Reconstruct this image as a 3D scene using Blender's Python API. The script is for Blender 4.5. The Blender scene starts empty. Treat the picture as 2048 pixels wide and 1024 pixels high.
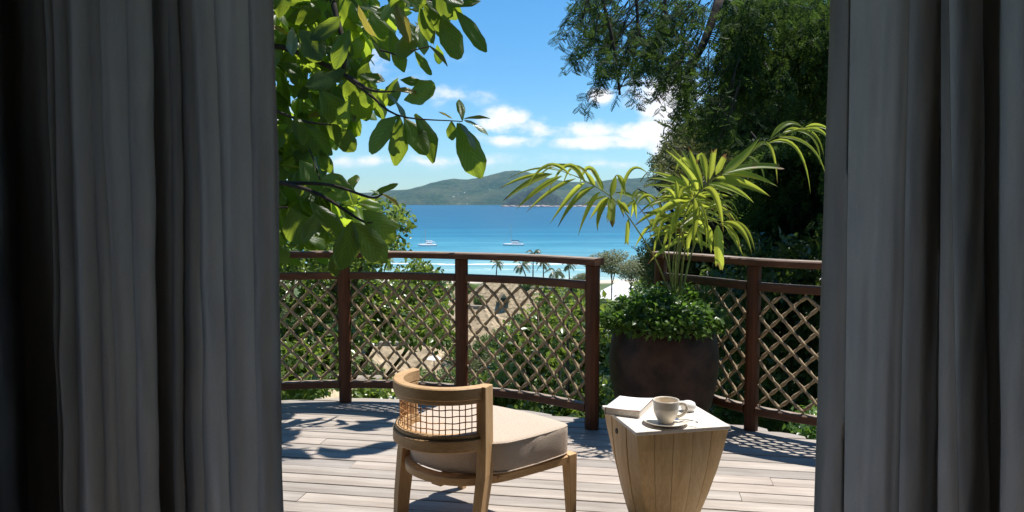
import bpy, math, random
import numpy as np
from mathutils import Vector, Matrix, noise as mn

random.seed(7); rng = np.random.default_rng(7)
S = bpy.context.scene
C = S.collection
PI = math.pi; R = math.radians

# ------------------------------------------------------------------ camera
F = 1540.0; TH = math.atan(110 / 1540); HC = 1.3
cam_d = bpy.data.cameras.new('camera'); cam = bpy.data.objects.new('camera', cam_d); C.objects.link(cam)
cam.location = (0, 0, HC); cam.rotation_euler = (PI / 2 - TH, 0, 0)
cam_d.sensor_width = 36; cam_d.lens = 36 * F / 2048; cam_d.clip_start = .05; cam_d.clip_end = 30000
S.camera = cam

# ------------------------------------------------------------------ light
SUN = Vector((.36, .235, 1)).normalized()
EL = math.asin(SUN.z); AZ = math.atan2(SUN.x, SUN.y)
S.view_settings.view_transform = 'Standard'; S.view_settings.look = 'None'
S.view_settings.gamma = 1; S.view_settings.use_curve_mapping = False
S.view_settings.exposure = 0.6
S.cycles.max_bounces = 8; S.cycles.transparent_max_bounces = 12
S.cycles.diffuse_bounces = 4; S.cycles.transmission_bounces = 6; S.cycles.volume_bounces = 0
S.cycles.sample_clamp_indirect = 6
S.cycles.use_denoising = True
sun_d = bpy.data.lights.new('sun', 'SUN'); sun = bpy.data.objects.new('sun', sun_d); C.objects.link(sun)
sun_d.energy = 4.6; sun_d.angle = R(.53); sun_d.color = (1, .955, .89)
sun.rotation_euler = SUN.to_track_quat('Z', 'Y').to_euler(); sun.location = (3, 3, 20)

W = bpy.data.worlds.new('World'); S.world = W; W.use_nodes = True
nt = W.node_tree; N = nt.nodes; L = nt.links; N.clear()
out = N.new('ShaderNodeOutputWorld'); bg = N.new('ShaderNodeBackground')
sky = N.new('ShaderNodeTexSky'); sky.sky_type = 'NISHITA'; sky.sun_disc = False
sky.sun_elevation = EL; sky.sun_rotation = AZ; sky.altitude = 0
sky.air_density = 1.0; sky.dust_density = 0.0; sky.ozone_density = 4.0
SKY_STR = 0.105
bg.inputs[1].default_value = SKY_STR
tc = N.new('ShaderNodeTexCoord')
def wmath(op, a, b=None, c=None):
    m = N.new('ShaderNodeMath'); m.operation = op
    for i, x in enumerate((a, b, c)):
        if x is None: continue
        if isinstance(x, (int, float)): m.inputs[i].default_value = x
        else: L.new(x, m.inputs[i])
    return m.outputs[0]
def ray(u, v):
    a = (u - 1024) / F; b = (v - 512) / F
    return a, math.cos(TH) - b * math.sin(TH), -math.sin(TH) - b * math.cos(TH)
def G(u, v, z):                       # point of height z seen along a direction
    x, y, w = ray(u, v); t = (z - HC) / w
    return Vector((x * t, y * t, z))
def P(u, v, d):                       # point at forward distance d seen along a direction
    x, y, w = ray(u, v); t = d / y
    return Vector((x * t, d, HC + w * t))
# clouds: soft patches of cumulus at fixed compass directions, broken up by noise
nz = N.new('ShaderNodeTexNoise'); nz.inputs['Scale'].default_value = 22; nz.inputs['Detail'].default_value = 9; nz.inputs['Roughness'].default_value = .58
mp = N.new('ShaderNodeMapping'); mp.inputs['Scale'].default_value = (1, 1, 1.7)
L.new(tc.outputs['Generated'], mp.inputs[0]); L.new(mp.outputs[0], nz.inputs[0])
blobs = [(1008, 242, 52, 30, 1.0), (1075, 258, 70, 22, .72), (1020, 280, 90, 16, .62), (1165, 262, 80, 24, .82), (1180, 283, 85, 17, .95),
         (1320, 262, 100, 24, .95), (1250, 290, 70, 15, .8), (1350, 300, 80, 30, .9), (1330, 195, 85, 55, .95), (1200, 196, 30, 19, .85),
         (905, 190, 110, 26, .38), (760, 322, 560, 17, .42), (1200, 328, 500, 15, .35), (700, 120, 200, 60, .3),
         (400, 230, 260, 40, .8), (1800, 240, 320, 50, .9), (120, 180, 220, 60, .7)]
acc = None
for (u, v, rx, ry, a) in blobs:
    x, y, z = Vector(ray(u, v)).normalized()
    s = N.new('ShaderNodeVectorMath'); s.operation = 'SUBTRACT'; L.new(tc.outputs['Generated'], s.inputs[0]); s.inputs[1].default_value = (x, y, z)
    m = N.new('ShaderNodeVectorMath'); m.operation = 'MULTIPLY'; L.new(s.outputs[0], m.inputs[0]); m.inputs[1].default_value = (F / rx, F / rx * .6, F / ry)
    l = N.new('ShaderNodeVectorMath'); l.operation = 'LENGTH'; L.new(m.outputs[0], l.inputs[0])
    k = wmath('MULTIPLY', wmath('SUBTRACT', 1.25, l.outputs['Value']), a)
    k = wmath('MAXIMUM', k, 0.0)
    acc = k if acc is None else wmath('MAXIMUM', acc, k)
# the same fair-weather clouds over the rest of the sky
nb = N.new('ShaderNodeTexNoise'); nb.inputs['Scale'].default_value = 3.2; nb.inputs['Detail'].default_value = 3
L.new(mp.outputs[0], nb.inputs[0])
sx = N.new('ShaderNodeSeparateXYZ'); L.new(tc.outputs['Generated'], sx.inputs[0])
rest = wmath('MULTIPLY', wmath('MAXIMUM', wmath('SUBTRACT', nb.outputs[0], .52), 0.0), 4.0)
rest = wmath('MULTIPLY', rest, wmath('LESS_THAN', sx.outputs[1], .35))
acc = wmath('MAXIMUM', acc, rest)
den = wmath('ADD', wmath('MULTIPLY', acc, 1.0), wmath('MULTIPLY', wmath('SUBTRACT', nz.outputs[0], .5), 2.6))
mr = N.new('ShaderNodeMapRange'); mr.interpolation_type = 'SMOOTHSTEP'; L.new(den, mr.inputs[0])
mr.inputs[1].default_value = .06; mr.inputs[2].default_value = .85
cl = wmath('MULTIPLY', mr.outputs[0], wmath('MINIMUM', wmath('MULTIPLY', acc, 2.2), 1.0))
sat = N.new('ShaderNodeHueSaturation'); sat.inputs['Saturation'].default_value = 1.3; L.new(sky.outputs[0], sat.inputs['Color'])
mx = N.new('ShaderNodeMixRGB'); L.new(cl, mx.inputs[0]); tint = N.new('ShaderNodeMixRGB'); tint.blend_type = 'MULTIPLY'; tint.inputs[0].default_value = 1; sxz = N.new('ShaderNodeSeparateXYZ'); L.new(tc.outputs['Generated'], sxz.inputs[0]); tr_ = N.new('ShaderNodeValToRGB'); L.new(sxz.outputs[2], tr_.inputs[0])
tr_.color_ramp.elements[0].position = 0.0; tr_.color_ramp.elements[0].color = (.58, .76, .90, 1); tr_.color_ramp.elements[1].position = .24; tr_.color_ramp.elements[1].color = (.86, .96, .95, 1)
L.new(tr_.outputs[0], tint.inputs[2]); L.new(sat.outputs[0], tint.inputs[1]); L.new(tint.outputs[0], mx.inputs[1])
mx.inputs[2].default_value = (7.2, 7.2, 7.4, 1)
L.new(mx.outputs[0], bg.inputs[0]); L.new(bg.outputs[0], out.inputs[0])

# ------------------------------------------------------------------ materials
def newmat(name):
    m = bpy.data.materials.new(name); m.use_nodes = True
    return m, m.node_tree.nodes, m.node_tree.links, m.node_tree.nodes['Principled BSDF']
def setp(b, **k):
    for a, v in k.items():
        b.inputs[a.replace('_', ' ')].default_value = v
def ramp(n, l, fac, stops):
    r = n.new('ShaderNodeValToRGB'); l.new(fac, r.inputs[0]); e = r.color_ramp.elements
    while len(e) < len(stops): e.new(.5)
    for i, (p, c) in enumerate(stops):
        e[i].position = p; e[i].color = (*c, 1)
    return r.outputs[0]
def tex(n, l, scale, detail=4, rough=.6, stretch=(1, 1, 1), rot=(0, 0, 0), coord='Object', dist=0):
    t = n.new('ShaderNodeTexCoord'); mpp = n.new('ShaderNodeMapping'); mpp.inputs['Scale'].default_value = stretch; mpp.inputs['Rotation'].default_value = rot
    l.new(t.outputs[coord], mpp.inputs[0]); x = n.new('ShaderNodeTexNoise'); l.new(mpp.outputs[0], x.inputs[0])
    x.inputs['Scale'].default_value = scale; x.inputs['Detail'].default_value = detail; x.inputs['Roughness'].default_value = rough
    x.inputs['Distortion'].default_value = dist
    return x.outputs[0]
def bump(n, l, b, h, strength=.3, dist=.01):
    k = n.new('ShaderNodeBump'); k.inputs['Strength'].default_value = strength; k.inputs['Distance'].default_value = dist
    l.new(h, k.inputs['Height']); l.new(k.outputs[0], b.inputs['Normal'])
def mixc(n, l, fac, a, b, mode='MIX'):
    k = n.new('ShaderNodeMixRGB'); k.blend_type = mode
    for i, x in enumerate((fac, a, b)):
        if isinstance(x, (int, float)): k.inputs[i].default_value = x
        elif isinstance(x, tuple): k.inputs[i].default_value = (*x, 1)
        else: l.new(x, k.inputs[i])
    return k.outputs[0]
def wood(name, c1, c2, c3, rough=.6, grain=(1, 14, 14), scale=3, obj_var=.0, bmp=.25, spec=.3):
    m, n, l, b = newmat(name)
    a = tex(n, l, scale, 6, .65, grain, dist=.6); d = tex(n, l, 1.6, 3, .5, (1, 1, 1)); f = tex(n, l, scale * 6, 3, .7, grain)
    col = ramp(n, l, a, [(.3, c1), (.52, c2), (.72, c3)])
    col = mixc(n, l, .35, col, ramp(n, l, d, [(.35, c1), (.65, c3)]))
    col = mixc(n, l, .35, col, ramp(n, l, f, [(.35, (.55, .55, .55)), (.6, (1, 1, 1))]), 'MULTIPLY')
    if obj_var:
        o = n.new('ShaderNodeObjectInfo')
        col = mixc(n, l, 1, col, ramp(n, l, o.outputs['Random'], [(0, (1 - obj_var,) * 3), (.5, (1, .97, .92)), (1, (1 + obj_var * .6, 1 + obj_var * .35, 1 + obj_var * .15))]), 'MULTIPLY')
    l.new(col, b.inputs['Base Color']); setp(b, Roughness=rough); b.inputs['Specular IOR Level'].default_value = spec
    bump(n, l, b, f, bmp, .004)
    return m
def plain(name, c, rough=.6, var=.25, scale=8, spec=.4, bmp=.15, metallic=0, coord='Object'):
    m, n, l, b = newmat(name)
    a = tex(n, l, scale, 6, .65, coord=coord)
    lo = tuple(x * (1 - var) for x in c); hi = tuple(min(1, x * (1 + var)) for x in c)
    l.new(ramp(n, l, a, [(.35, lo), (.65, hi)]), b.inputs['Base Color'])
    setp(b, Roughness=rough, Metallic=metallic); b.inputs['Specular IOR Level'].default_value = spec
    bump(n, l, b, a, bmp, .01)
    return m
def leafmat(name, c1, c2, tcol, trans=.35, rough=.35, spec=.5, spots=None, veins=False):
    m, n, l, b = newmat(name)
    g = n.new('ShaderNodeNewGeometry'); o = n.new('ShaderNodeObjectInfo')
    ad = n.new('ShaderNodeMath'); ad.operation = 'ADD'; l.new(g.outputs['Random Per Island'], ad.inputs[0]); l.new(o.outputs['Random'], ad.inputs[1])
    fr = n.new('ShaderNodeMath'); fr.operation = 'FRACT'; l.new(ad.outputs[0], fr.inputs[0])
    col = ramp(n, l, fr.outputs[0], [(0, c1), (.8, c2), (1, tuple(x * 1.25 for x in c2))])
    tr = ramp(n, l, fr.outputs[0], [(0, tuple(x * .65 for x in tcol)), (1, tcol)])
    t = tex(n, l, 14, 5, .7)
    col = mixc(n, l, .5, col, ramp(n, l, t, [(.35, (.6, .6, .6)), (.6, (1, 1, 1))]), 'MULTIPLY')
    if veins:
        tcn = n.new('ShaderNodeUVMap'); wv = n.new('ShaderNodeTexWave'); wv.inputs['Scale'].default_value = 3.2; wv.inputs['Distortion'].default_value = .3
        wv.bands_direction = 'DIAGONAL'
        s = n.new('ShaderNodeSeparateXYZ'); l.new(tcn.outputs[0], s.inputs[0])
        ab = n.new('ShaderNodeMath'); ab.operation = 'ABSOLUTE'; l.new(s.outputs[0], ab.inputs[0])
        cb = n.new('ShaderNodeCombineXYZ'); 
        ng = n.new('ShaderNodeMath'); ng.operation = 'MULTIPLY'; ng.inputs[1].default_value = -1.3; l.new(ab.outputs[0], ng.inputs[0])
        sy = n.new('ShaderNodeMath'); sy.operation = 'MULTIPLY'; sy.inputs[1].default_value = 1.6; l.new(s.outputs[1], sy.inputs[0])
        l.new(ng.outputs[0], cb.inputs[0]); l.new(sy.outputs[0], cb.inputs[1]); l.new(cb.outputs[0], wv.inputs[0])
        vr = ramp(n, l, wv.outputs['Fac'], [(0, (1.25, 1.25, 1.1)), (.12, (1, 1, 1)), (1, (.92, .92, .92))])
        mid = ramp(n, l, ab.outputs[0], [(0, (1.5, 1.5, 1.3)), (.035, (1, 1, 1))])
        col = mixc(n, l, 1, mixc(n, l, 1, col, vr, 'MULTIPLY'), mid, 'MULTIPLY'); tr = mixc(n, l, 1, tr, vr, 'MULTIPLY')
        bump(n, l, b, wv.outputs['Fac'], .25, .004)
    if spots:
        sp = tex(n, l, spots[1], 4, .7); k = n.new('ShaderNodeMapRange'); k.inputs[1].default_value = .62; k.inputs[2].default_value = .72; l.new(sp, k.inputs[0])
        col = mixc(n, l, k.outputs[0], col, spots[0]); tr = mixc(n, l, k.outputs[0], tr, spots[0])
    l.new(col, b.inputs['Base Color']); setp(b, Roughness=rough); b.inputs['Specular IOR Level'].default_value = spec
    T = n.new('ShaderNodeBsdfTranslucent'); l.new(tr, T.inputs[0])
    M = n.new('ShaderNodeMixShader'); M.inputs[0].default_value = trans
    l.new(b.outputs[0], M.inputs[1]); l.new(T.outputs[0], M.inputs[2]); l.new(M.outputs[0], n['Material Output'].inputs[0])
    return m

TEAK = wood('teak', (.46, .27, .12), (.58, .37, .18), (.68, .47, .26), .5, (1, 1, .08), 34, .05)
TEAKH = wood('teak_rail', (.46, .27, .12), (.58, .37, .18), (.68, .47, .26), .5, (.25, .25, 1), 30, .05)
STAVE = wood('teak_stave', (.50, .32, .14), (.64, .44, .22), (.74, .55, .31), .5, (1, 1, .10), 30, .05, .25)
TOPW = wood('pale_teak', (.72, .62, .5), (.8, .73, .64), (.85, .80, .73), .5, (1, .1, 1), 20, 0, .1)
DECKW = wood('deck_wood', (.28, .24, .21), (.42, .375, .335), (.56, .515, .47), .6, (.055, 1, 1), 26, .26, .5, .4)
REDW = wood('redwood', (.05, .018, .008), (.10, .036, .015), (.17, .065, .028), .65, (1, 1, .1), 30, .1, .4, .3)
REDH = wood('redwood_rail', (.055, .02, .009), (.11, .042, .018), (.19, .085, .042), .65, (.2, .2, 1), 30, .1, .4, .4)
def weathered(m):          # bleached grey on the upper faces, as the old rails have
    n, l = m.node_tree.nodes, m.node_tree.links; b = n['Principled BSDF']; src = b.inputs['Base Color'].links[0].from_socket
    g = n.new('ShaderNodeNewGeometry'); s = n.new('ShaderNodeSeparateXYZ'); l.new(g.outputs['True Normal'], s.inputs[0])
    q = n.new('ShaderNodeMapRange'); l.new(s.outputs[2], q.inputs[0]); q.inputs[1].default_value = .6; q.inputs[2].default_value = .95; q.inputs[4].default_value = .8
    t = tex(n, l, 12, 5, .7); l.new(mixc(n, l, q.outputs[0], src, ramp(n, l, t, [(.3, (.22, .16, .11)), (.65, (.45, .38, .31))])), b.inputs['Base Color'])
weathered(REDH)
ROPE = plain('rope', (.34, .26, .165), .85, .35, 90, .1, .5)
TWINE = plain('cane', (.50, .25, .09), .55, .3, 60)
DARKM = plain('dark_plug', (.06, .05, .045), .6, .3, 60)
LINEN = plain('linen', (.58, .475, .38), .95, .09, 260, .1, .6)
CREAM = plain('cream_glaze', (.78, .70, .58), .32, .06, 30, .5, .1)
WHITE = plain('white_glaze', (.80, .77, .72), .3, .05, 30, .5, .05)
PAPER = plain('paper_cover', (.82, .80, .77), .5, .03, 20, .4, .02)
PAGES = plain('book_pages', (.74, .69, .60), .9, .12, 200, .1, .3)
ORANGE = plain('orange_flyleaf', (.75, .25, .08), .7, .1, 20)
INK = plain('ink', (.18, .16, .15), .7, .1, 20)
STEEL = plain('steel', (.62, .62, .6), .25, .05, 20, .5, .02, 1)
POTM = plain('pot_glaze', (.034, .017, .010), .6, .7, 9, .3, .5)
SOIL = plain('soil', (.03, .02, .014), .95, .5, 50, .1, 1)
BARK = plain('bark', (.12, .09, .065), .9, .45, 14, .1, 1)
DBARK = plain('dark_bark', (.05, .04, .032), .9, .45, 10, .1, 1)
PLASTER = plain('room_plaster', (.20, .18, .16), .9, .08, 4)
RFLOOR = wood('room_floor_wood', (.08, .05, .03), (.12, .075, .045), (.16, .1, .06), .5, (.1, 1, 1), 20)
THATCH = plain('thatch', (.37, .285, .18), .95, .45, 1.6, .05, .8)
THATCH2 = plain('thatch_grey', (.30, .25, .19), .95, .3, 3.0, .05, .6)
WALLM = plain('house_wall', (.36, .31, .24), .9, .15, 1, .1)
DARKW = plain('dark_window', (.03, .03, .035), .2, .2, 1)
TENTW = plain('white_canvas', (.80, .77, .74), .8, .04, .4)
SAND = plain('sand', (.55, .46, .35), .95, .12, .2, .1)
GRASSG = plain('hill_grass', (.055, .085, .025), .95, .6, .5, .1, 1)
ROCKM = plain('pink_granite', (.42, .32, .27), .9, .4, .05, .1, 1)
HULL = plain('white_hull', (.8, .8, .8), .35, .04, 1)
NAVY = plain('navy_canvas', (.03, .06, .14), .8, .2, 3)
ALU = plain('mast_metal', (.6, .6, .58), .4, .1, 3)

BIGLEAF = leafmat('almond_leaf', (.014, .032, .007), (.045, .078, .015), (.50, .66, .055), .46, .4, .4, ((.13, .09, .03), 9), True)
YLEAF = leafmat('young_leaf', (.14, .17, .04), (.25, .18, .05), (.55, .45, .08), .5, .35, .45, None, True)
PALE = leafmat('pale_leaf', (.16, .22, .13), (.22, .28, .17), (.35, .45, .15), .3, .28, .6, None, True)
PALMLF = leafmat('palm_leaflet', (.13, .19, .03), (.24, .30, .05), (.78, .86, .10), .55, .42, .45, ((.32, .14, .04), 5.5))
def palm_detail(m):
    n, l = m.node_tree.nodes, m.node_tree.links; b = n['Principled BSDF']; T = [x for x in n if x.type == 'BSDF_TRANSLUCENT'][0]
    u = n.new('ShaderNodeUVMap'); s_ = n.new('ShaderNodeSeparateXYZ'); l.new(u.outputs[0], s_.inputs[0]); o = n.new('ShaderNodeObjectInfo')
    a = n.new('ShaderNodeMath'); a.operation = 'MULTIPLY_ADD'; l.new(o.outputs['Random'], a.inputs[0]); a.inputs[1].default_value = .22; l.new(s_.outputs[1], a.inputs[2])
    t = tex(n, l, 30, 4, .7); a2 = n.new('ShaderNodeMath'); a2.operation = 'MULTIPLY_ADD'; l.new(t, a2.inputs[0]); a2.inputs[1].default_value = .25; l.new(a.outputs[0], a2.inputs[2])
    q = n.new('ShaderNodeMapRange'); l.new(a2.outputs[0], q.inputs[0]); q.inputs[1].default_value = 1.12; q.inputs[2].default_value = 1.24
    w = n.new('ShaderNodeMath'); w.operation = 'SINE'; w0 = n.new('ShaderNodeMath'); w0.operation = 'MULTIPLY'; l.new(s_.outputs[0], w0.inputs[0]); w0.inputs[1].default_value = 55; l.new(w0.outputs[0], w.inputs[0])
    rib = ramp(n, l, w.outputs[0], [(0, (.78, .78, .78)), (1, (1.1, 1.1, 1.1))])
    for sock in (b.inputs['Base Color'], T.inputs[0]):
        src = sock.links[0].from_socket; l.new(mixc(n, l, q.outputs[0], mixc(n, l, 1, src, rib, 'MULTIPLY'), (.20, .10, .045)), sock)
palm_detail(PALMLF)
PALMST = plain('palm_stem', (.22, .27, .06), .45, .3, 12)
GLOSSY = leafmat('glossy_leaf', (.036, .075, .018), (.14, .19, .055), (.42, .58, .08), .36, .3, .5)
POTLF = leafmat('ground_cover_leaf', (.03, .075, .015), (.12, .20, .045), (.22, .42, .05), .35, .35, .45)
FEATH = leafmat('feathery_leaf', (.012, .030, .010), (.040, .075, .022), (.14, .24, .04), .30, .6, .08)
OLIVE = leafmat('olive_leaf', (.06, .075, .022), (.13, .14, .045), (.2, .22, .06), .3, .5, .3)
MIDG = leafmat('garden_leaf', (.07, .11, .025), (.15, .21, .05), (.25, .35, .06), .3, .45, .35)
PALEG = leafmat('pale_tree_leaf', (.16, .17, .08), (.26, .27, .14), (.32, .33, .14), .35, .5, .3)
COCO = leafmat('coconut_leaf', (.06, .08, .03), (.12, .14, .05), (.3, .33, .1), .3, .4, .4)

# ------------------------------------------------------------------ helpers
def tag(o, label=None, cat=None, group=None, kind=None):
    if label: o['label'] = label
    if cat: o['category'] = cat
    if group: o['group'] = group
    if kind: o['kind'] = kind
    return o
def empty(name, loc=(0, 0, 0), rz=0, parent=None):
    o = bpy.data.objects.new(name, None); C.objects.link(o); o.location = loc; o.rotation_euler = (0, 0, rz); o.empty_display_size = .1
    o.parent = parent; return o
def link(name, me, m=None, parent=None):
    o = bpy.data.objects.new(name, me); C.objects.link(o); o.parent = parent
    if m and not me.materials: me.materials.append(m)
    return o
def smooth_me(me, s=True):
    me.polygons.foreach_set('use_smooth', [s] * len(me.polygons))
class MB:
    def __init__(s): s.v = []; s.f = []
    def add(s, vs, fs):
        k = len(s.v); s.v += [tuple(v) for v in vs]; s.f += [tuple(i + k for i in f) for f in fs]; return s
    def box(s, x0, x1, y0, y1, z0, z1, M=None, taper=None, ch=0):
        vs = [Vector((x, y, z)) for z in (z0, z1) for (x, y) in ((x0, y0), (x1, y0), (x1, y1), (x0, y1))]
        if taper:
            cx, cy = (x0 + x1) / 2, (y0 + y1) / 2
            for v in vs[:4]: v.x = cx + (v.x - cx) * taper; v.y = cy + (v.y - cy) * taper
        if M: vs = [M @ v for v in vs]
        return s.add(vs, [(3, 2, 1, 0), (4, 5, 6, 7), (0, 1, 5, 4), (1, 2, 6, 5), (2, 3, 7, 6), (3, 0, 4, 7)])
    def lathe(s, prof, n=24, M=None, cap=False):
        vs = []; fs = []
        for (r, z) in prof:
            for i in range(n):
                a = 2 * PI * i / n; vs.append(Vector((r * math.cos(a), r * math.sin(a), z)))
        for j in range(len(prof) - 1):
            for i in range(n):
                fs.append((j * n + i, j * n + (i + 1) % n, (j + 1) * n + (i + 1) % n, (j + 1) * n + i))
        if cap: fs.append(tuple(range(n))[::-1]); fs.append(tuple((len(prof) - 1) * n + i for i in range(n)))
        if M: vs = [M @ v for v in vs]
        return s.add(vs, fs)
    def sweep(s, pts, sect, up=Vector((0, 0, 1)), closed=False, scale=None, twist=None):
        # sect: list of (side, up) offsets
        pts = [Vector(p) for p in pts]; n = len(pts); k = len(sect); vs = []; fs = []
        for i, p in enumerate(pts):
            a = pts[(i - 1) % n] if (closed or i) else p; b = pts[(i + 1) % n] if (closed or i < n - 1) else p
            t = (b - a).normalized(); sd = t.cross(up)
            if sd.length < 1e-4: sd = t.cross(Vector((0, 1, 0)))
            sd.normalize(); u = sd.cross(t)
            sc = scale(i / (n - 1)) if scale else 1
            ss = twist(i) if twist else sect
            for (x, y) in ss: vs.append(p + sd * x * sc + u * y * sc)
        m = n if closed else n - 1
        for i in range(m):
            for j in range(k):
                fs.append((i * k + j, i * k + (j + 1) % k, ((i + 1) % n) * k + (j + 1) % k, ((i + 1) % n) * k + j))
        if not closed: fs.append(tuple(range(k))[::-1]); fs.append(tuple((n - 1) * k + j for j in range(k)))
        return s.add(vs, fs)
    def tube(s, pts, r, n=8, r2=None):
        r2 = r if r2 is None else r2
        sect = [(math.cos(2 * PI * i / n), math.sin(2 * PI * i / n)) for i in range(n)]
        return s.sweep(pts, sect, scale=lambda t: r + (r2 - r) * t)
    def mesh(s, name, m=None, smooth=False):
        me = bpy.data.meshes.new(name); me.from_pydata(s.v, [], s.f); me.validate()
        if m: me.materials.append(m)
        if smooth: smooth_me(me)
        return me
    def obj(s, name, m, parent=None, smooth=False, bevel=0, seg=2):
        o = link(name, s.mesh(name, m, smooth), None, parent)
        if bevel:
            b = o.modifiers.new('bevel', 'BEVEL'); b.width = bevel; b.segments = seg; b.limit_method = 'ANGLE'; b.angle_limit = R(35)
        return o
def catmull(pts, n):
    pts = [Vector(p) for p in pts]; q = [2 * pts[0] - pts[1]] + pts + [2 * pts[-1] - pts[-2]]; o = []
    m = len(pts) - 1
    for k in range(n + 1):
        t = k / n * m; i = min(int(t), m - 1); t -= i
        a, b, c, d = q[i:i + 4]
        o.append(.5 * ((2 * b) + (c - a) * t + (2 * a - 5 * b + 4 * c - d) * t * t + (3 * b - a - 3 * c + d) * t ** 3))
    return o
def arclen(pts):
    s = [0]
    for a, b in zip(pts, pts[1:]): s.append(s[-1] + (b - a).length)
    return s
def at_s(pts, s, x):
    x = max(0, min(s[-1], x))
    for i in range(len(s) - 1):
        if x <= s[i + 1]:
            t = (x - s[i]) / max(1e-9, s[i + 1] - s[i]); return pts[i].lerp(pts[i + 1], t)
    return pts[-1]
def npmesh(name, V, Fc, m, smooth=False):
    me = bpy.data.meshes.new(name); V = np.asarray(V, dtype=np.float32).reshape(-1, 3); Fc = np.asarray(Fc, dtype=np.int32); k = Fc.shape[1]
    me.vertices.add(len(V)); me.vertices.foreach_set('co', V.ravel())
    me.loops.add(Fc.size); me.loops.foreach_set('vertex_index', Fc.ravel())
    me.polygons.add(len(Fc)); me.polygons.foreach_set('loop_start', np.arange(0, Fc.size, k, dtype=np.int32)); me.polygons.foreach_set('loop_total', np.full(len(Fc), k, dtype=np.int32))
    if smooth: me.polygons.foreach_set('use_smooth', np.ones(len(Fc), dtype=bool))
    me.update(); me.validate(); me.materials.append(m); return me
def frames(d, nrm):
    d = d / np.linalg.norm(d, axis=1, keepdims=True)
    x = np.cross(d, nrm); x /= np.linalg.norm(x, axis=1, keepdims=True) + 1e-9
    z = np.cross(x, d); return np.stack([x, d, z], axis=2)
def scatter(name, pos, dirs, nrms, size, TV, TF, m):
    M = frames(dirs, nrms); n = len(pos); k = len(TV)
    V = np.einsum('nij,kj->nki', M, TV) * size[:, None, None] + pos[:, None, :]
    Fc = (TF[None, :, :] + (np.arange(n) * k)[:, None, None]).reshape(-1, TF.shape[1])
    return npmesh(name, V.reshape(-1, 3), Fc, m)
# leaf templates: y along the leaf, length 1
LEAF_V = np.array([[0, 0, 0], [-.26, .45, .09], [0, 1, -.1], [.26, .45, .09], [0, .5, 0]]); LEAF_F = np.array([[0, 4, 1], [1, 4, 2], [0, 3, 4], [4, 3, 2]])
def pinnate(pairs=6, ll=.36, lw=.12, hang=.25):
    V = [[-.006, 0, 0], [.006, 0, 0], [.006, 1, -.15], [-.006, 1, -.15]]; Fq = [[0, 1, 2, 3]]
    for i in range(pairs):
        y = .12 + .86 * i / (pairs - 1); z = -.15 * y * y
        s = ll * (1 - .35 * abs(2 * i / (pairs - 1) - .8))
        for sg in (-1, 1):
            k = len(V); V += [[0, y, z], [sg * s * .5, y + lw * .5 + s * .22, z + .02], [sg * s, y + s * .45, z - hang * s], [sg * s * .55, y - lw * .6 + s * .2, z - .01]]; Fq.append([k, k + 1, k + 2, k + 3])
    return np.array(V), np.array(Fq)
PIN_V, PIN_F = pinnate()
def rnd_unit(n):
    v = rng.normal(size=(n, 3)); return v / np.linalg.norm(v, axis=1, keepdims=True)
def inpoly(u, v, poly):
    c = False; n = len(poly)
    for i in range(n):
        (x1, y1), (x2, y2) = poly[i], poly[(i + 1) % n]
        if (y1 > v) != (y2 > v) and u < (x2 - x1) * (v - y1) / (y2 - y1) + x1: c = not c
    return c
def fill(poly, n, d0, d1, gap=0., gs=60., seed=0, slope=0):
    us = [p[0] for p in poly]; vs = [p[1] for p in poly]; out = []
    while len(out) < n:
        u = random.uniform(min(us), max(us)); v = random.uniform(min(vs), max(vs))
        if not inpoly(u, v, poly): continue
        d = random.uniform(d0, d1) if not slope else d1 + (d0 - d1) * (v - min(vs)) / (max(vs) - min(vs)) + random.uniform(-slope, slope)
        if gap and mn.noise(Vector((u / gs + seed, v / gs, d * .7))) < gap - .5: continue
        out.append(P(u, v, d))
    return np.array([tuple(p) for p in out])
# ------------------------------------------------------------------ terrain, sea, island
TY = [-30, 3.5, 5.4, 8, 20, 30, 50, 95, 140, 200, 270, 300, 340]; TZ = [-1.6, -1.6, -2.2, -3.4, -8, -10.8, -13.6, -17, -20.5, -25.2, -28.6, -29.7, -32]
def ground(x, y):
    return float(np.interp(y, TY, TZ)) + .35 * mn.noise(Vector((x * .08, y * .08, 0))) * min(1, max(0, (y - 5) / 10))
ys = list(np.concatenate([np.arange(-30, 10, 2.5), np.arange(10, 60, 3), np.arange(60, 345, 7)])); xs = list(np.linspace(-420, 420, 121))
vs = [(x, y, ground(x, y)) for y in ys for x in xs]; k = len(xs)
fs = [(j * k + i, j * k + i + 1, (j + 1) * k + i + 1, (j + 1) * k + i) for j in range(len(ys) - 1) for i in range(k - 1)]
m, n, l, b = newmat('hillside_ground')
gm = tex(n, l, .6, 8, .7); gc = ramp(n, l, gm, [(.3, (.035, .06, .016)), (.5, (.075, .11, .03)), (.7, (.13, .15, .06))])
t = n.new('ShaderNodeTexCoord'); sp = n.new('ShaderNodeSeparateXYZ'); l.new(t.outputs['Object'], sp.inputs[0])
mrn = n.new('ShaderNodeMapRange'); l.new(sp.outputs[1], mrn.inputs[0]); mrn.inputs[1].default_value = 278; mrn.inputs[2].default_value = 288
l.new(mixc(n, l, mrn.outputs[0], gc, (.55, .47, .36)), b.inputs['Base Color']); setp(b, Roughness=.95)
bump(n, l, b, gm, .6, .3)
o = MB().add(vs, fs).obj('hillside', m, None, True); tag(o, 'green hillside falling away below the deck to the beach', kind='structure')

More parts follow.
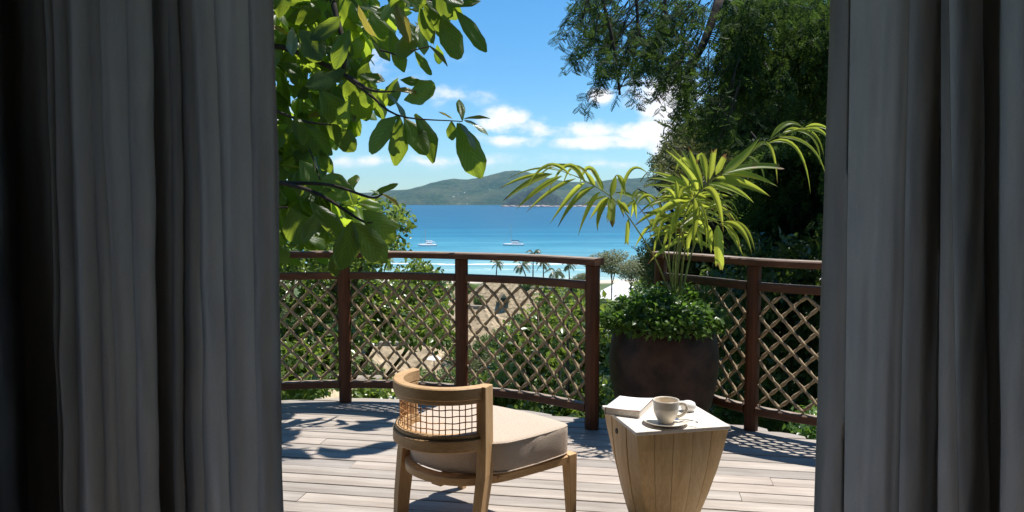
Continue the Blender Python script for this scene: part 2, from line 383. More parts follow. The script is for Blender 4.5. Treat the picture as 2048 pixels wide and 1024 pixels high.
# sea
m, n, l, b = newmat('sea_water')
t = n.new('ShaderNodeTexCoord'); sp = n.new('ShaderNodeSeparateXYZ'); l.new(t.outputs['Object'], sp.inputs[0])
nl = tex(n, l, .004, 5, .6, (1, 3.5, 1)); big = tex(n, l, .0016, 5, .6, (1, 4, 1))
lg = n.new('ShaderNodeMath'); lg.operation = 'LOGARITHM'; l.new(sp.outputs[1], lg.inputs[0]); lg.inputs[1].default_value = 10
sc = n.new('ShaderNodeMath'); sc.operation = 'MULTIPLY_ADD'; l.new(nl, sc.inputs[0]); sc.inputs[1].default_value = .16; l.new(lg.outputs[0], sc.inputs[2])
mrs = n.new('ShaderNodeMapRange'); l.new(sc.outputs[0], mrs.inputs[0]); mrs.inputs[1].default_value = 2.5; mrs.inputs[2].default_value = 3.9
def lp(y): return (math.log10(y) + .08 - 2.5) / 1.4
base = ramp(n, l, mrs.outputs[0], [(lp(305), (.26, .40, .36)), (lp(350), (.17, .35, .35)), (lp(400), (.12, .29, .32)), (lp(520), (.055, .235, .305)), (lp(700), (.014, .15, .235)), (lp(1000), (.008, .098, .175)), (lp(2200), (.006, .078, .145)), (lp(5000), (.008, .08, .145))])
rip = tex(n, l, .05, 6, .7, (1, 2.6, 1))
base = mixc(n, l, .5, base, ramp(n, l, rip, [(.3, (.55, .62, .68)), (.5, (1, 1, 1)), (.7, (1.45, 1.35, 1.3))]), 'MULTIPLY')
st_ = tex(n, l, .0035, 7, .62, (1, 6, 1), dist=1.2)
base = mixc(n, l, 1, base, ramp(n, l, st_, [(.38, (.78, .84, .88)), (.5, (1, 1, 1)), (.62, (1.5, 1.25, 1.18))]), 'MULTIPLY')
# foam of breaking waves
fn = tex(n, l, .022, 6, .7, (1, .4, 1)); fe = tex(n, l, .12, 7, .85, (1, 2.2, 1))
ymod = n.new('ShaderNodeMath'); ymod.operation = 'MULTIPLY_ADD'; l.new(fn, ymod.inputs[0]); ymod.inputs[1].default_value = 40; l.new(sp.outputs[1], ymod.inputs[2])
foam = None
for (yc, w, amp) in ((383, 4.2, 1.35), (352, 3.0, .9), (328, 2.4, .62), (314, 2.0, .8)):
    a = n.new('ShaderNodeMath'); a.operation = 'SUBTRACT'; l.new(ymod.outputs[0], a.inputs[0]); a.inputs[1].default_value = yc + 20
    ab = n.new('ShaderNodeMath'); ab.operation = 'ABSOLUTE'; l.new(a.outputs[0], ab.inputs[0])
    q = n.new('ShaderNodeMapRange'); l.new(ab.outputs[0], q.inputs[0]); q.inputs[1].default_value = 0; q.inputs[2].default_value = w * 2; q.inputs[3].default_value = amp; q.inputs[4].default_value = 0
    if foam is None: foam = q.outputs[0]
    else:
        z = n.new('ShaderNodeMath'); z.operation = 'MAXIMUM'; l.new(foam, z.inputs[0]); l.new(q.outputs[0], z.inputs[1]); foam = z.outputs[0]
fm = n.new('ShaderNodeMath'); fm.operation = 'MULTIPLY'; l.new(foam, fm.inputs[0]); l.new(fe, fm.inputs[1])
fq = n.new('ShaderNodeMapRange'); l.new(fm.outputs[0], fq.inputs[0]); fq.inputs[1].default_value = .33; fq.inputs[2].default_value = .5
base = mixc(n, l, fq.outputs[0], base, (.85, .87, .88))
l.new(base, b.inputs['Base Color']); setp(b, Roughness=.35); b.inputs['Specular IOR Level'].default_value = .12
bump(n, l, b, rip, .5, .6)
o = MB().add([(-9000, 298, -30), (9000, 298, -30), (9000, 9500, -30), (-9000, 9500, -30)], [(0, 1, 2, 3)]).obj('sea', m); tag(o, 'turquoise to deep blue sea in the bay', kind='structure')

# island
YR = 7000.
prof = [(-1500, 388), (-600, 380), (0, 372), (400, 380), (640, 388), (745, 388), (790, 383), (825, 382), (855, 373), (880, 365), (903, 360), (930, 362), (960, 358), (990, 352), (1009, 347), (1040, 346), (1060, 349),
        (1095, 357), (1125, 365), (1146, 368), (1170, 367), (1205, 365), (1234, 360), (1265, 359), (1300, 358), (1318, 354), (1340, 342), (1400, 331), (1460, 336), (1540, 352), (1700, 368), (2000, 380), (3000, 390)]
px = np.array([(u - 1024) / F * YR for u, v in prof]); pz = np.array([(404.5 - v) / F * YR + 31 for u, v in prof])
def fbm(x, y, o=5, s=1.):
    return mn.fractal(Vector((x * s, y * s, 3.1)), .9, 2.1, o)
xs = np.arange(-4600, 6400, 42.); ys = np.arange(5850, 8200, 55.)
V = []
for y in ys:
    for x in xs:
        w = 130 * mn.noise(Vector((x * .0014, y * .0014, 8)))
        r = float(np.interp(x + w * .3, px, pz))
        t = (y - 5960 - 120 * mn.noise(Vector((x * .0012, 0, 2)))) / 1000
        if t < 0: h = -6.
        else:
            sh = min(1, t); sh = sh ** .8 if sh < 1 else 1
            if y > 7050: sh = max(0, 1 - (y - 7050) / 1200)
            gully = fbm(x, y, 6, .0021)
            h = r * sh * (1 + .42 * (gully) * (1 - .86 * sh ** 3)) + 2 + 7 * mn.noise(Vector((x * .013, y * .013, 5)))
        V.append((x, y, -30 + h))
k = len(xs); Fq = [(j * k + i, j * k + i + 1, (j + 1) * k + i + 1, (j + 1) * k + i) for j in range(len(ys) - 1) for i in range(k - 1)]
m, n, l, b = newmat('island_forest')
a = tex(n, l, .02, 9, .8); c = tex(n, l, .003, 5, .65)
col = ramp(n, l, a, [(.38, (.008, .026, .010)), (.5, (.04, .085, .024)), (.62, (.16, .20, .06))])
col = mixc(n, l, .5, col, ramp(n, l, c, [(.4, (.035, .065, .02)), (.62, (.15, .14, .07))]))
l.new(col, b.inputs['Base Color']); setp(b, Roughness=1); b.inputs['Specular IOR Level'].default_value = .05; bump(n, l, b, a, 1, 40)
ISL = m
o = link('island_hills', npmesh('island_hills', V, Fq, m, False)); tag(o, 'long green hilly island across the bay', kind='structure')
# headland in front of it
V = []; xs = np.arange(-60, 620, 9.); ys = np.arange(4180, 4640, 12.)
for y in ys:
    for x in xs:
        cx = (x - 150) / 225; cy = (y - 4400) / 185
        q = 1 - cx * cx - cy * cy
        h = 92 * max(-.25, q) * (1 + .55 * mn.noise(Vector((x * .012, y * .006, 1)))) + (13 * mn.noise(Vector((x * .05, y * .04, 4))) if q > 0 else 0)
        q2 = 1 - ((x - 420) / 180) ** 2 - ((y - 4440) / 120) ** 2
        h = max(h, 24 * max(-.25, q2) * (1 + .4 * mn.noise(Vector((x * .02, y * .01, 7)))))
        V.append((x, y, -30 + h))
k = len(xs); Fq = [(j * k + i, j * k + i + 1, (j + 1) * k + i + 1, (j + 1) * k + i) for j in range(len(ys) - 1) for i in range(k - 1)]
m, n, l, b = newmat('headland_scrub')
a = tex(n, l, .04, 9, .75)
col = ramp(n, l, a, [(.35, (.004, .012, .006)), (.52, (.014, .028, .012)), (.68, (.06, .06, .035))])
t = n.new('ShaderNodeTexCoord'); sp = n.new('ShaderNodeSeparateXYZ'); l.new(t.outputs['Object'], sp.inputs[0])
ma = n.new('ShaderNodeMath'); ma.operation = 'MULTIPLY_ADD'; l.new(a, ma.inputs[0]); ma.inputs[1].default_value = 18; l.new(sp.outputs[2], ma.inputs[2])
q = n.new('ShaderNodeMapRange'); l.new(ma.outputs[0], q.inputs[0]); q.inputs[1].default_value = -17; q.inputs[2].default_value = -14
l.new(mixc(n, l, q.outputs[0], (.45, .34, .28), col), b.inputs['Base Color']); setp(b, Roughness=1); bump(n, l, b, a, 1, 10)
o = link('headland', npmesh('headland', V, Fq, m, False)); tag(o, 'dark wooded headland with pale rocky shore before the island', kind='structure')
for i in range(16):
    u = random.choice([random.uniform(1062, 1100), random.uniform(1100, 1170), random.uniform(1008, 1030)])
    q = G(u, 413.2, -29.5); s = random.uniform(6, 15); mb = MB()
    pr = [(0.01, -.4), (.8, -.3), (1, .1), (.75, .45), (.3, .62), (.01, .66)]
    mb.lathe(pr, 9); mb.v = [tuple(Vector((x * 1.5, y, z)) * s * (1 + .25 * mn.noise(Vector((x * 1.3 + i * 5, y * 1.3, z))))) for x, y, z in mb.v]
    o = mb.obj('boulder', ROCKM); o.location = (q.x, 4190 + random.uniform(0, 25), -29.5)
    tag(o, 'pale pink granite boulder on the shore of the headland', 'boulder', 'granite boulders along the headland shore')
# little houses on the island
for i in range(18):
    u = random.choice([random.uniform(890, 1005), random.uniform(905, 945), random.uniform(800, 1005)]); x = (u - 1024) / F * 6100; dy = random.choice([0, 0, random.uniform(100, 420)])
    y = 6010 + dy; hh = -30 + (4 if dy == 0 else float(np.interp(x, px, pz)) * (dy / 1000) ** .8 * .95 + 12)
    w = random.uniform(6, 11); e = empty('island_house', (x, y, hh), random.uniform(-.3, .3))
    MB().box(-w / 2, w / 2, -4, 4, 0, 4).obj('wall', WALLM if i % 3 else TENTW, e)
    MB().add([(-w / 2 - 1, -5, 4.01), (w / 2 + 1, -5, 4.01), (w / 2 + 1, 5, 4.01), (-w / 2 - 1, 5, 4.01), (-w / 2 + 2, 0, 6.5), (w / 2 - 2, 0, 6.5)], [(0, 1, 5, 4), (2, 3, 4, 5), (1, 2, 5), (3, 0, 4), (3, 2, 1, 0)]).obj('roof', THATCH2 if i % 2 else HULL, e)
    tag(e, 'tiny pale house on the lower slope of the far island', 'house', 'tiny houses on the far island')

# haze
hz = MB().box(-9500, 9500, -60, 9800, -34, 330).obj('haze', None)
m = bpy.data.materials.new('sea_haze'); m.use_nodes = True; m.node_tree.nodes.clear()
pv = m.node_tree.nodes.new('ShaderNodeVolumePrincipled'); mo = m.node_tree.nodes.new('ShaderNodeOutputMaterial'); m.node_tree.links.new(pv.outputs[0], mo.inputs['Volume'])
pv.inputs['Color'].default_value = (.42, .74, 1, 1); pv.inputs['Density'].default_value = 4.0e-5; pv.inputs['Anisotropy'].default_value = .2
hz.data.materials.append(m); tag(hz, 'thin blue sea haze over the bay', kind='stuff')

# boats
def catamaran(loc, L_, rz, label, boom, mast):
    e = empty('catamaran', loc, rz)
    tag(e, label, 'boat', 'catamarans at anchor in the bay')
    for sy in (-1, 1):
        mb = MB(); rings = []
        for t in np.linspace(0, 1, 13):
            x = (t - .5) * L_; w = .75 * math.sin(PI * min(1, t * .55 + .42)) ** .8 * (1 if t < .9 else 1); w = .8 * (1 - max(0, (t - .55) / .45) ** 2.2) + .02; zt = 1.15 + .35 * t; xb = x
            rings.append([(x, -w, zt), (x, -w * .9, .3), (x, -w * .3, -.3), (x, w * .3, -.3), (x, w * .9, .3), (x, w, zt)])
        vs = [p for r in rings for p in r]; fs = [(i * 6 + j, i * 6 + j + 1, (i + 1) * 6 + j + 1, (i + 1) * 6 + j) for i in range(12) for j in range(5)] + [(i * 6 + 5, i * 6, (i + 1) * 6, (i + 1) * 6 + 5) for i in range(12)] + [tuple(range(6))]
        mb.add([(x, y + sy * 2.6, z) for x, y, z in vs], fs); mb.obj('hull', HULL, e, True)
    mb = MB(); mb.box(-L_ * .46, L_ * .2, -2.2, 2.2, .75, 1.25); mb.obj('bridge_deck', HULL, e, bevel=.1)
    mb = MB(); mb.box(-L_ * .26, L_ * .14, -2, 2, 1.25, 2.5, taper=None); mb.v = [(x - (.9 if (z > 2 and x > 0) else 0), y * (.85 if z > 2 else 1), z) for x, y, z in mb.v]
    cab = mb.obj('cabin', HULL, e, bevel=.15)
    for sy in (-1, 1):
        MB().box(-L_ * .2, L_ * .08, sy * 1.93 - .04, sy * 1.93 + .04, 1.75, 2.1).obj('window', DARKW, cab)
    MB().box(-L_ * .44, -L_ * .24, -1.9, 1.9, 2.7, 2.8).obj('bimini', HULL if not boom else NAVY, e)
    for sx in (-L_ * .43, -L_ * .25):
        for sy in (-1.8, 1.8): MB().tube([(sx, sy, 1.2), (sx, sy, 2.7)], .04, 6).obj('bimini_pole', ALU, e)
    MB().tube([(L_ * .12, 0, 2.4), (L_ * .12 - .1, 0, mast)], .3, 6, .2).obj('mast', ALU, e)
    bm = MB().tube([(L_ * .11, 0, 3.3), (-L_ * .3, 0, 3.2)], .1, 6).obj('boom', ALU, e)
    MB().tube([(L_ * .1, 0, 3.55), (-L_ * .28, 0, 3.45)], .24, 8).obj('sail_cover', NAVY if boom else HULL, bm)
    MB().tube([(L_ * .47, 0, 1.5), (L_ * .12 - .1, 0, mast - .8)], .08, 5).obj('forestay', ALU, e)
    return e
catamaran(tuple(G(1027, 491, -30)), 14.5, PI + .12, 'white catamaran with navy sail cover on its boom at anchor', True, 15.5)
catamaran(tuple(G(855, 492, -30)), 12., PI + .35, 'smaller white catamaran with bare pale boom behind the shrub', False, 12)

# coconut palms on the shore
def coconut(loc, h, lean, crown, seed, label, nf=15, thin=False):
    rr = random.Random(seed); e = empty('coconut_palm', loc)
    tag(e, label, 'palm tree', 'coconut palms along the beach')
    top = Vector((lean, 0, h)); pts = catmull([(0, 0, 0), (lean * .2, 0, h * .5), top], 8)
    MB().tube(pts, .28, 7, .15).obj('trunk', BARK, e, True)
    for i in range(nf):
        a = 2 * PI * i / nf + rr.uniform(-.3, .3); el = rr.uniform(-.35, 1.15); ln = crown * rr.uniform(.8, 1.1)
        d = Vector((math.cos(a) * math.cos(el), math.sin(a) * math.cos(el), math.sin(el))); p = top.copy(); mb = MB(); path = [p.copy()]
        for s in range(8):
            p = p + d * ln / 8; path.append(p.copy()); d = (d + Vector((0, 0, -.2 - .05 * s))).normalized()
        for s in range(1, 8):
            t = (path[s + 1] - path[s]).normalized(); sd = t.cross(Vector((0, 0, 1))).normalized(); 
            for sg in (-1, 1):
                for q in (0, .5):
                    b0 = path[s].lerp(path[s + 1], q); w = crown * .26 * math.sin(PI * min(1, (s + q) / 9 + .12))
                    tip = b0 + sd * sg * w * .75 + t * w * .55 + Vector((0, 0, -w * .6))
                    mb.add([b0, b0 + t * .3, tip], [(0, 1, 2)])
        mb.tube(path, .05, 4, .02); mb.obj('frond', COCO, e)
for i, (u, v, d, cr, lab) in enumerate([
    (992, 527, 262, 3.4, 'coconut palm with upright narrow crown nearest the railing post'),
    (1044, 531, 255, 4.6, 'coconut palm leaning left with a broad drooping crown'),
    (1066, 508, 270, 3.8, 'tall coconut palm whose crown is cut off by the top rail'),
    (1087, 527, 268, 3.8, 'slim straight coconut palm with its crown just under the rail'),
    (1112, 545, 235, 4.6, 'low coconut palm with a full shaggy crown lower than its neighbours'),
    (1139, 530, 262, 3.8, 'coconut palm beside the leafy bush near the end post')]):
    q = P(u, v, d); g = ground(q.x, d); coconut((q.x + (1.6 if i == 1 else 0), d, g), q.z - g, -1.6 if i == 1 else random.uniform(-.4, .4), cr, i, lab)

# houses under thatch
def house(u, vtop, d, w, dp, rh, rz, label, m=None, windows=3, wall_h=3.0, ridge=.35, dormer=False, ground_z=None):
    m = m or THATCH
    q = P(u, vtop, d); ez = q.z - rh; e = empty('thatched_house', (q.x, d, ez - wall_h), rz)
    tag(e, label, 'house', 'thatched houses below the deck')
    ov = 1.0; W2, D2 = w / 2 + ov, dp / 2 + ov; rl = w * ridge / 2
    wl = MB().box(-w / 2, w / 2, -dp / 2, dp / 2, -3, wall_h).obj('wall', WALLM, e)
    n_ = 10; mb = MB(); rows = []
    for i in [k2 / 2 for k2 in range(2 * n_ + 1)]:
        t = int(i) / n_ if i == int(i) else (int(i) + .92) / n_; z = wall_h - .35 + (rh + .35) * t; hx = W2 + (rl - W2) * (t ** .94); hy = D2 * (1 - t ** .94) + .12
        if i == int(i) and 0 < i < n_: hx += .09; hy += .09; z -= .05
        row = []
        for (ax, ay, bx, by) in ((-hx, -hy, hx, -hy), (hx, -hy, hx, hy), (hx, hy, -hx, hy), (-hx, hy, -hx, -hy)):
            for s in range(8):
                f = s / 8; zz = z + .10 * mn.noise(Vector((ax + (bx - ax) * f, ay + (by - ay) * f, t * 4)) * .9)
                row.append((ax + (bx - ax) * f, ay + (by - ay) * f, zz))
        rows.append(row)
    vs = [p for r_ in rows for p in r_]; fs = [(i * 32 + j, i * 32 + (j + 1) % 32, (i + 1) * 32 + (j + 1) % 32, (i + 1) * 32 + j) for i in range(2 * n_) for j in range(32)] + [tuple(range(32))[::-1], tuple(2 * n_ * 32 + j for j in range(32))]
    mb.add(vs, fs); rf = mb.obj('roof', m, e)
    MB().box(-rl - .25, rl + .25, -.3, .3, wall_h + rh - .1, wall_h + rh + .22).obj('ridge_cap', THATCH2, rf, bevel=.1)
    if dormer:
        dz = wall_h + rh * .55; MB().add([(-1.2, -D2 * .75, dz - .6), (1.2, -D2 * .75, dz - .6), (0, -D2 * .75, dz + 1), (-1.2, 0, dz - .6), (1.2, 0, dz - .6), (0, 0, dz + 1)], [(0, 2, 5, 3), (2, 1, 4, 5), (0, 1, 2)]).obj('dormer', m, rf)
        MB().box(-.6, .6, -D2 * .75 - .05, -D2 * .75 + .02, dz - .5, dz + .2).obj('vent', DARKW, rf)
    for i in range(windows):
        x = -w / 2 + w * (i + .5) / windows; f = MB().box(x - .75, x + .75, -dp / 2 - .06, -dp / 2 - .01, .8, 2.4).obj('window', DARKW, e)
        fr = MB(); [fr.box(*a_) for a_ in ((x - .82, x - .75, -dp / 2 - .1, -dp / 2 - .02, .73, 2.47), (x + .75, x + .82, -dp / 2 - .1, -dp / 2 - .02, .73, 2.47), (x - .75, x + .75, -dp / 2 - .1, -dp / 2 - .02, 2.4, 2.47), (x - .75, x + .75, -dp / 2 - .1, -dp / 2 - .02, .73, .8), (x - .03, x + .03, -dp / 2 - .1, -dp / 2 - .065, .8, 2.4))]
        fr.obj('frame', WALLM, f)
    return e
house(1000, 562, 148, 17, 13, 6.2, .15, 'large thatched house with a gabled dormer right of the railing post', dormer=True)
house(1085, 576, 150, 12, 9, 3.6, -.1, 'long low thatched house behind the shrubs below the palms')
house(872, 564, 150, 12, 11, 3.8, .2, 'thatched house highest up left of the railing post')
house(884, 598, 118, 14, 10, 3.2, .05, 'thatched house in the middle of the stepped roofs', THATCH)
house(945, 614, 92, 8, 7, 2.7, -.25, 'thatched house with dark windows half hidden by the railing post', windows=4)
house(872, 638, 84, 9, 8, 2.8, .25, 'thatched house lowest of the stepped roofs beside the post', THATCH)
house(795, 688, 64, 10, 6, 1.5, .03, 'long thatched house with a shallow roof behind the lattice', THATCH)
house(690, 700, 46, 7, 6, 2.2, .12, 'thatched house with a pale wall just right of the post', THATCH)
house(690, 766, 27, 6.0, 4.5, 1.15, .1, 'nearest thatched house seen under the bottom rail', plain('straw_thatch', (.60, .48, .30), .95, .2, 8, .05, .6))
# white marquee, parasol
q = P(1243, 560, 200); e = empty('marquee', (q.x, 200, ground(q.x, 200))); tag(e, 'white tent roof with low peaks behind the pale trees', 'tent')
hz_ = q.z - ground(q.x, 200)
mb = MB()
rows = []
for i in range(9):
    t = i / 8; r_ = 7.2 * (1 - t) + .2; rows.append([(r_ * 1.25 * math.cos(a), r_ * .8 * math.sin(a), hz_ - 4.3 + 4.3 * t ** 1.25) for a in np.linspace(0, 2 * PI, 17)[:-1]])
mb.add([p for r_ in rows for p in r_], [(i * 16 + j, i * 16 + (j + 1) % 16, (i + 1) * 16 + (j + 1) % 16, (i + 1) * 16 + j) for i in range(8) for j in range(16)]); mb.obj('canvas_roof', TENTW, e)
for a in np.linspace(0, 2 * PI, 9)[:-1]: MB().tube([(8.6 * math.cos(a), 5.5 * math.sin(a), 0), (8.6 * math.cos(a), 5.5 * math.sin(a), hz_ - 4.2)], .09, 6).obj('pole', BARK, e)
q = P(868, 710, 52); e = empty('garden_parasol', (q.x, 52, q.z - 2.4)); tag(e, 'small white parasol standing in the green garden below', 'parasol')
MB().lathe([(.55, -.26), (.3, -.12), (.03, 0)], 8).obj('canopy', TENTW, e).location.z = 2.4
MB().tube([(0, 0, -.6), (0, 0, 2.4)], .03, 6).obj('pole', BARK, e)

# ------------------------------------------------------------------ garden trees (instanced crowns)
def crown_mesh(name, m, n, rx, rz, size, seed, tv=LEAF_V, tf=LEAF_F, lumps=9, flat=.6):
    r_ = np.random.default_rng(seed); c = r_.normal(size=(lumps, 3)); c /= np.linalg.norm(c, axis=1, keepdims=True); c *= np.array([rx, rx, rz]) * .58; c = np.vstack([c, [[0, 0, 0]]])
    w = r_.integers(0, lumps + 1, n); d = r_.normal(size=(n, 3)); d /= np.linalg.norm(d, axis=1, keepdims=True)
    rad = r_.uniform(.3, 1, n) ** .4
    pos = c[w] + d * rad[:, None] * np.array([rx, rx, rz]) * r_.uniform(.38, .52, lumps + 1)[w][:, None]
    dirs = d * .6 + r_.normal(size=(n, 3)) * .6 + np.array([0, 0, -.15]); nr = d * .5 + np.array([0, 0, flat]) + r_.normal(size=(n, 3)) * .4
    return scatter(name, pos, dirs, nr, r_.uniform(.7, 1.3, n) * size, tv, tf, m)
CR = {}
for key, m, n_, rx, rz, sz in (('garden', MIDG, 5200, 2.6, 2.1, .30), ('garden2', MIDG, 4200, 2.2, 2.3, .36), ('olive', OLIVE, 5200, 2.8, 2.4, .30), ('dark', GLOSSY, 5200, 2.7, 2.4, .30), ('pale', PALEG, 3600, 5.0, 2.6, .42)):
    CR[key] = [crown_mesh('crown', m, n_, rx, rz, sz, 11 + i + len(key)) for i in range(2)]
def tree(u, vtop, d, kind, s, label, group, name='garden_tree', sz=1.0, base=None):
    q = P(u, vtop, d); rz = {'garden': 2.1, 'garden2': 2.3, 'olive': 2.4, 'dark': 2.4, 'pale': 2.6}[kind] * s * sz
    g = ground(q.x, d); cz = q.z - rz
    e = empty(name, (q.x, d, g), random.uniform(0, 6)); tag(e, label, 'tree', group)
    c = link('crown', random.choice(CR[kind]), None, e); c.location = (0, 0, cz - g); c.scale = (s, s, s * sz)
    h = max(.5, cz - g)
    mb = MB(); mb.tube(catmull([(0, 0, -.3), (.1 * s, .05, h * .5), (0, 0, h)], 6), .14 * s, 7, .07 * s)
    for i in range(4):
        a = i * 1.6 + random.random(); mb.tube([(0, 0, h * .6), (math.cos(a) * s, math.sin(a) * s, h), (math.cos(a) * 1.9 * s, math.sin(a) * 1.9 * s, h + rz * .5)], .07 * s, 5, .02 * s)
    mb.obj('trunk', BARK, e, True)
    return e
GT = 'garden trees between the houses'
rows_ = [(760, 745, 34, 'garden', .5, 'lowest in the lattice beside the nearest thatched roof'), (835, 738, 32, 'garden2', .55, 'just behind the back rest of the chair'), (900, 738, 38, 'garden', .6, 'below the white parasol left of the middle post'),
         (985, 668, 70, 'garden', .8, 'covering the foot of the house with dark windows'), (930, 705, 58, 'garden2', .6, 'directly behind the middle post above the parasol'), (1030, 632, 108, 'garden', .9, 'in front of the dormer house'), (900, 688, 74, 'garden', .5, 'under the lowest stepped roof'),
         (975, 742, 33, 'garden2', .55, 'low behind the lattice right of the middle post'), (1030, 702, 42, 'garden', .75, 'halfway up the lattice panel right of the middle post'), (965, 700, 52, 'olive', .7, 'just under the house with dark windows'),
         (1015, 655, 62, 'garden', .8, 'right of the house with dark windows'), (1062, 640, 75, 'olive', .9, 'between the dormer house and the glossy shrub'),
         (800, 655, 76, 'dark', .8, 'above the long shallow roof'), (815, 610, 100, 'olive', 1.3, 'left of the stepped roofs'), (770, 590, 120, 'dark', 1.7, 'far left of the stepped roofs'), (700, 650, 75, 'garden', 1.2, 'beside the post behind the glossy tree'),
         (918, 688, 62, 'dark', .45, 'behind the middle post under the lowest stepped roof'), (845, 672, 70, 'garden2', .5, 'between the long shallow roof and the stepped roofs'), (1110, 604, 105, 'garden', 1.4, 'behind the glossy shrub below the coconut palms'), (1045, 628, 118, 'olive', .7, 'at the right foot of the dormer house'),
         (958, 590, 128, 'garden2', .6, 'at the left foot of the dormer house'), (940, 566, 172, 'dark', 1.0, 'between the two highest thatched roofs'), (1062, 560, 205, 'garden', 1.3, 'at the foot of the leaning coconut palm'), (1095, 556, 215, 'olive', 1.5, 'among the trunks of the slim coconut palms'),
         (1150, 556, 190, 'garden2', 1.3, 'left of the end post by the beach'), (1182, 605, 130, 'garden', 1.5, 'behind the end post below the white tent'), (1290, 598, 120, 'olive', 1.6, 'behind the potted palm stems below the tent'), (1225, 602, 115, 'dark', 1.2, 'right under the white tent'),
         (1340, 505, 170, 'dark', 3.2, 'rising behind the left end of the right railing'), (1420, 490, 190, 'olive', 3.6, 'far behind the potted palm crown'), (735, 715, 40, 'garden2', .45, 'right of the house with the pale wall'),
         (620, 600, 110, 'olive', 2.2, 'far behind the left post'), (560, 590, 140, 'garden', 2.6, 'farthest left beyond the glossy tree'), (870, 556, 240, 'garden', 1.4, 'on the beach above the highest stepped roof'), (800, 554, 250, 'olive', 2.0, 'on the beach left of the stepped roofs'), (730, 552, 240, 'dark', 2.4, 'on the beach behind the glossy tree')]
ADJ = {'garden': 'rounded bright green tree', 'garden2': 'leafy light green tree', 'olive': 'dull olive green tree', 'dark': 'dense dark green tree'}
for (u, v, d, kd, s, wh) in rows_: tree(u, v, d, kd, s, ADJ[kd] + ' ' + wh, GT)
PT = 'pale airy trees by the white tent'
for (u, v, d, s, lab) in ((1225, 500, 150, 1.15, 'pale airy tree with the highest crown between the end post and potted palm'), (1262, 520, 140, .9, 'pale airy tree with thin trunks in front of the white tent'), (1300, 508, 160, 1.1, 'pale airy tree behind the potted palm stems'), (1165, 545, 180, .55, 'small sparse tree just left of the end post')):
    e = tree(u, v, d, 'pale', s, lab, PT, 'pale_tree', .8)
# bare lawn patch
# ------------------------------------------------------------------ near trees
def wc(o, e):                       # child whose mesh is given in world coordinates
    o.parent = e; o.location = -e.location; return o
def limb(mb, pts, r0, r1, n=10, seg=7): mb.tube(catmull(pts, n), r0, seg, r1)
def cloud(name, m, parts, dirs_f, size, tv, tf, e):
    pos = np.vstack(parts); n = len(pos); d, nr = dirs_f(pos, n)
    o = wc(link(name, scatter(name, pos, d, nr, rng.uniform(size * .6, size * 1.35, n), tv, tf, m)), e); o['kind'] = 'stuff'; return o
def bushy(pos, n): return rng.normal(size=(n, 3)) * .7 + np.array([0, -.2, -.1]), rng.normal(size=(n, 3)) * .55 + np.array([.2, -.1, .75])
def hanging(pos, n): return rng.normal(size=(n, 3)) * .45 + np.array([-.1, 0, -.75]), rng.normal(size=(n, 3)) * .8 + np.array([0, -.5, .3])
def clumps(polys, nc, nl, rad, d0, d1, gap=0, gs=60, slope=0, zs=1):
    out_ = []
    for (poly, share) in polys:
        c = fill(poly, int(nc * share), d0, d1, gap, gs, 0, slope)
        w = np.repeat(np.arange(len(c)), nl); v = rnd_unit(len(w)) * (rng.uniform(0, 1, (len(w), 1)) ** .5) * rad * rng.uniform(.6, 1.3, (len(w), 1)) * np.array([1, 1, zs])
        out_.append(c[w] + v)
    return out_
def base_empty(name, x, y, label, cat, group=None):
    e = empty(name, (x, y, ground(x, y))); tag(e, label, cat, group); return e

# glossy round-leaved tree left, behind the railing
e = base_empty('glossy_tree', -2.8, 9, 'dense tree with small glossy round leaves behind the left of the railing', 'tree')
pl = [([(500, 430), (600, 405), (700, 400), (780, 398), (812, 430), (818, 490), (790, 520), (700, 560), (500, 560)], .3), ([(540, 760), (640, 770), (620, 795), (540, 800)], .05), ([(380, 420), (540, 420), (560, 800), (380, 800)], .25)]
pl2 = [([(500, 540), (780, 520), (850, 530), (895, 575), (880, 620), (905, 680), (840, 690), (780, 660), (700, 700), (660, 770), (500, 800)], 1)]
cloud('crown', GLOSSY, clumps(pl, 1100, 16, .13, 7.8, 10.4, .48, 60) + clumps(pl2, 1500, 16, .13, 6.6, 10.0, .46, 55, .5), bushy, .085, LEAF_V, LEAF_F, e)
mb = MB(); g0 = ground(-2.8, 9)
limb(mb, [(-2.8, 9, g0 - .3), (-2.7, 9, -2), (-2.4, 8.9, -.6), (-1.9, 8.8, .6)], .16, .03)
for (u, v, d) in ((600, 450, 9.5), (700, 480, 9), (760, 430, 8.6), (820, 560, 8.4), (860, 640, 8.5), (640, 620, 8.8), (560, 700, 9.2), (700, 560, 8), (600, 760, 8.5)):
    q = P(u, v, d); a = Vector((-2.7, 9, -2.2)); limb(mb, [a, a.lerp(q, .5) + Vector((-.15, .1, -.25)), q], .06, .012, 8, 6)
wc(mb.obj('trunk', BARK, None, True), e)

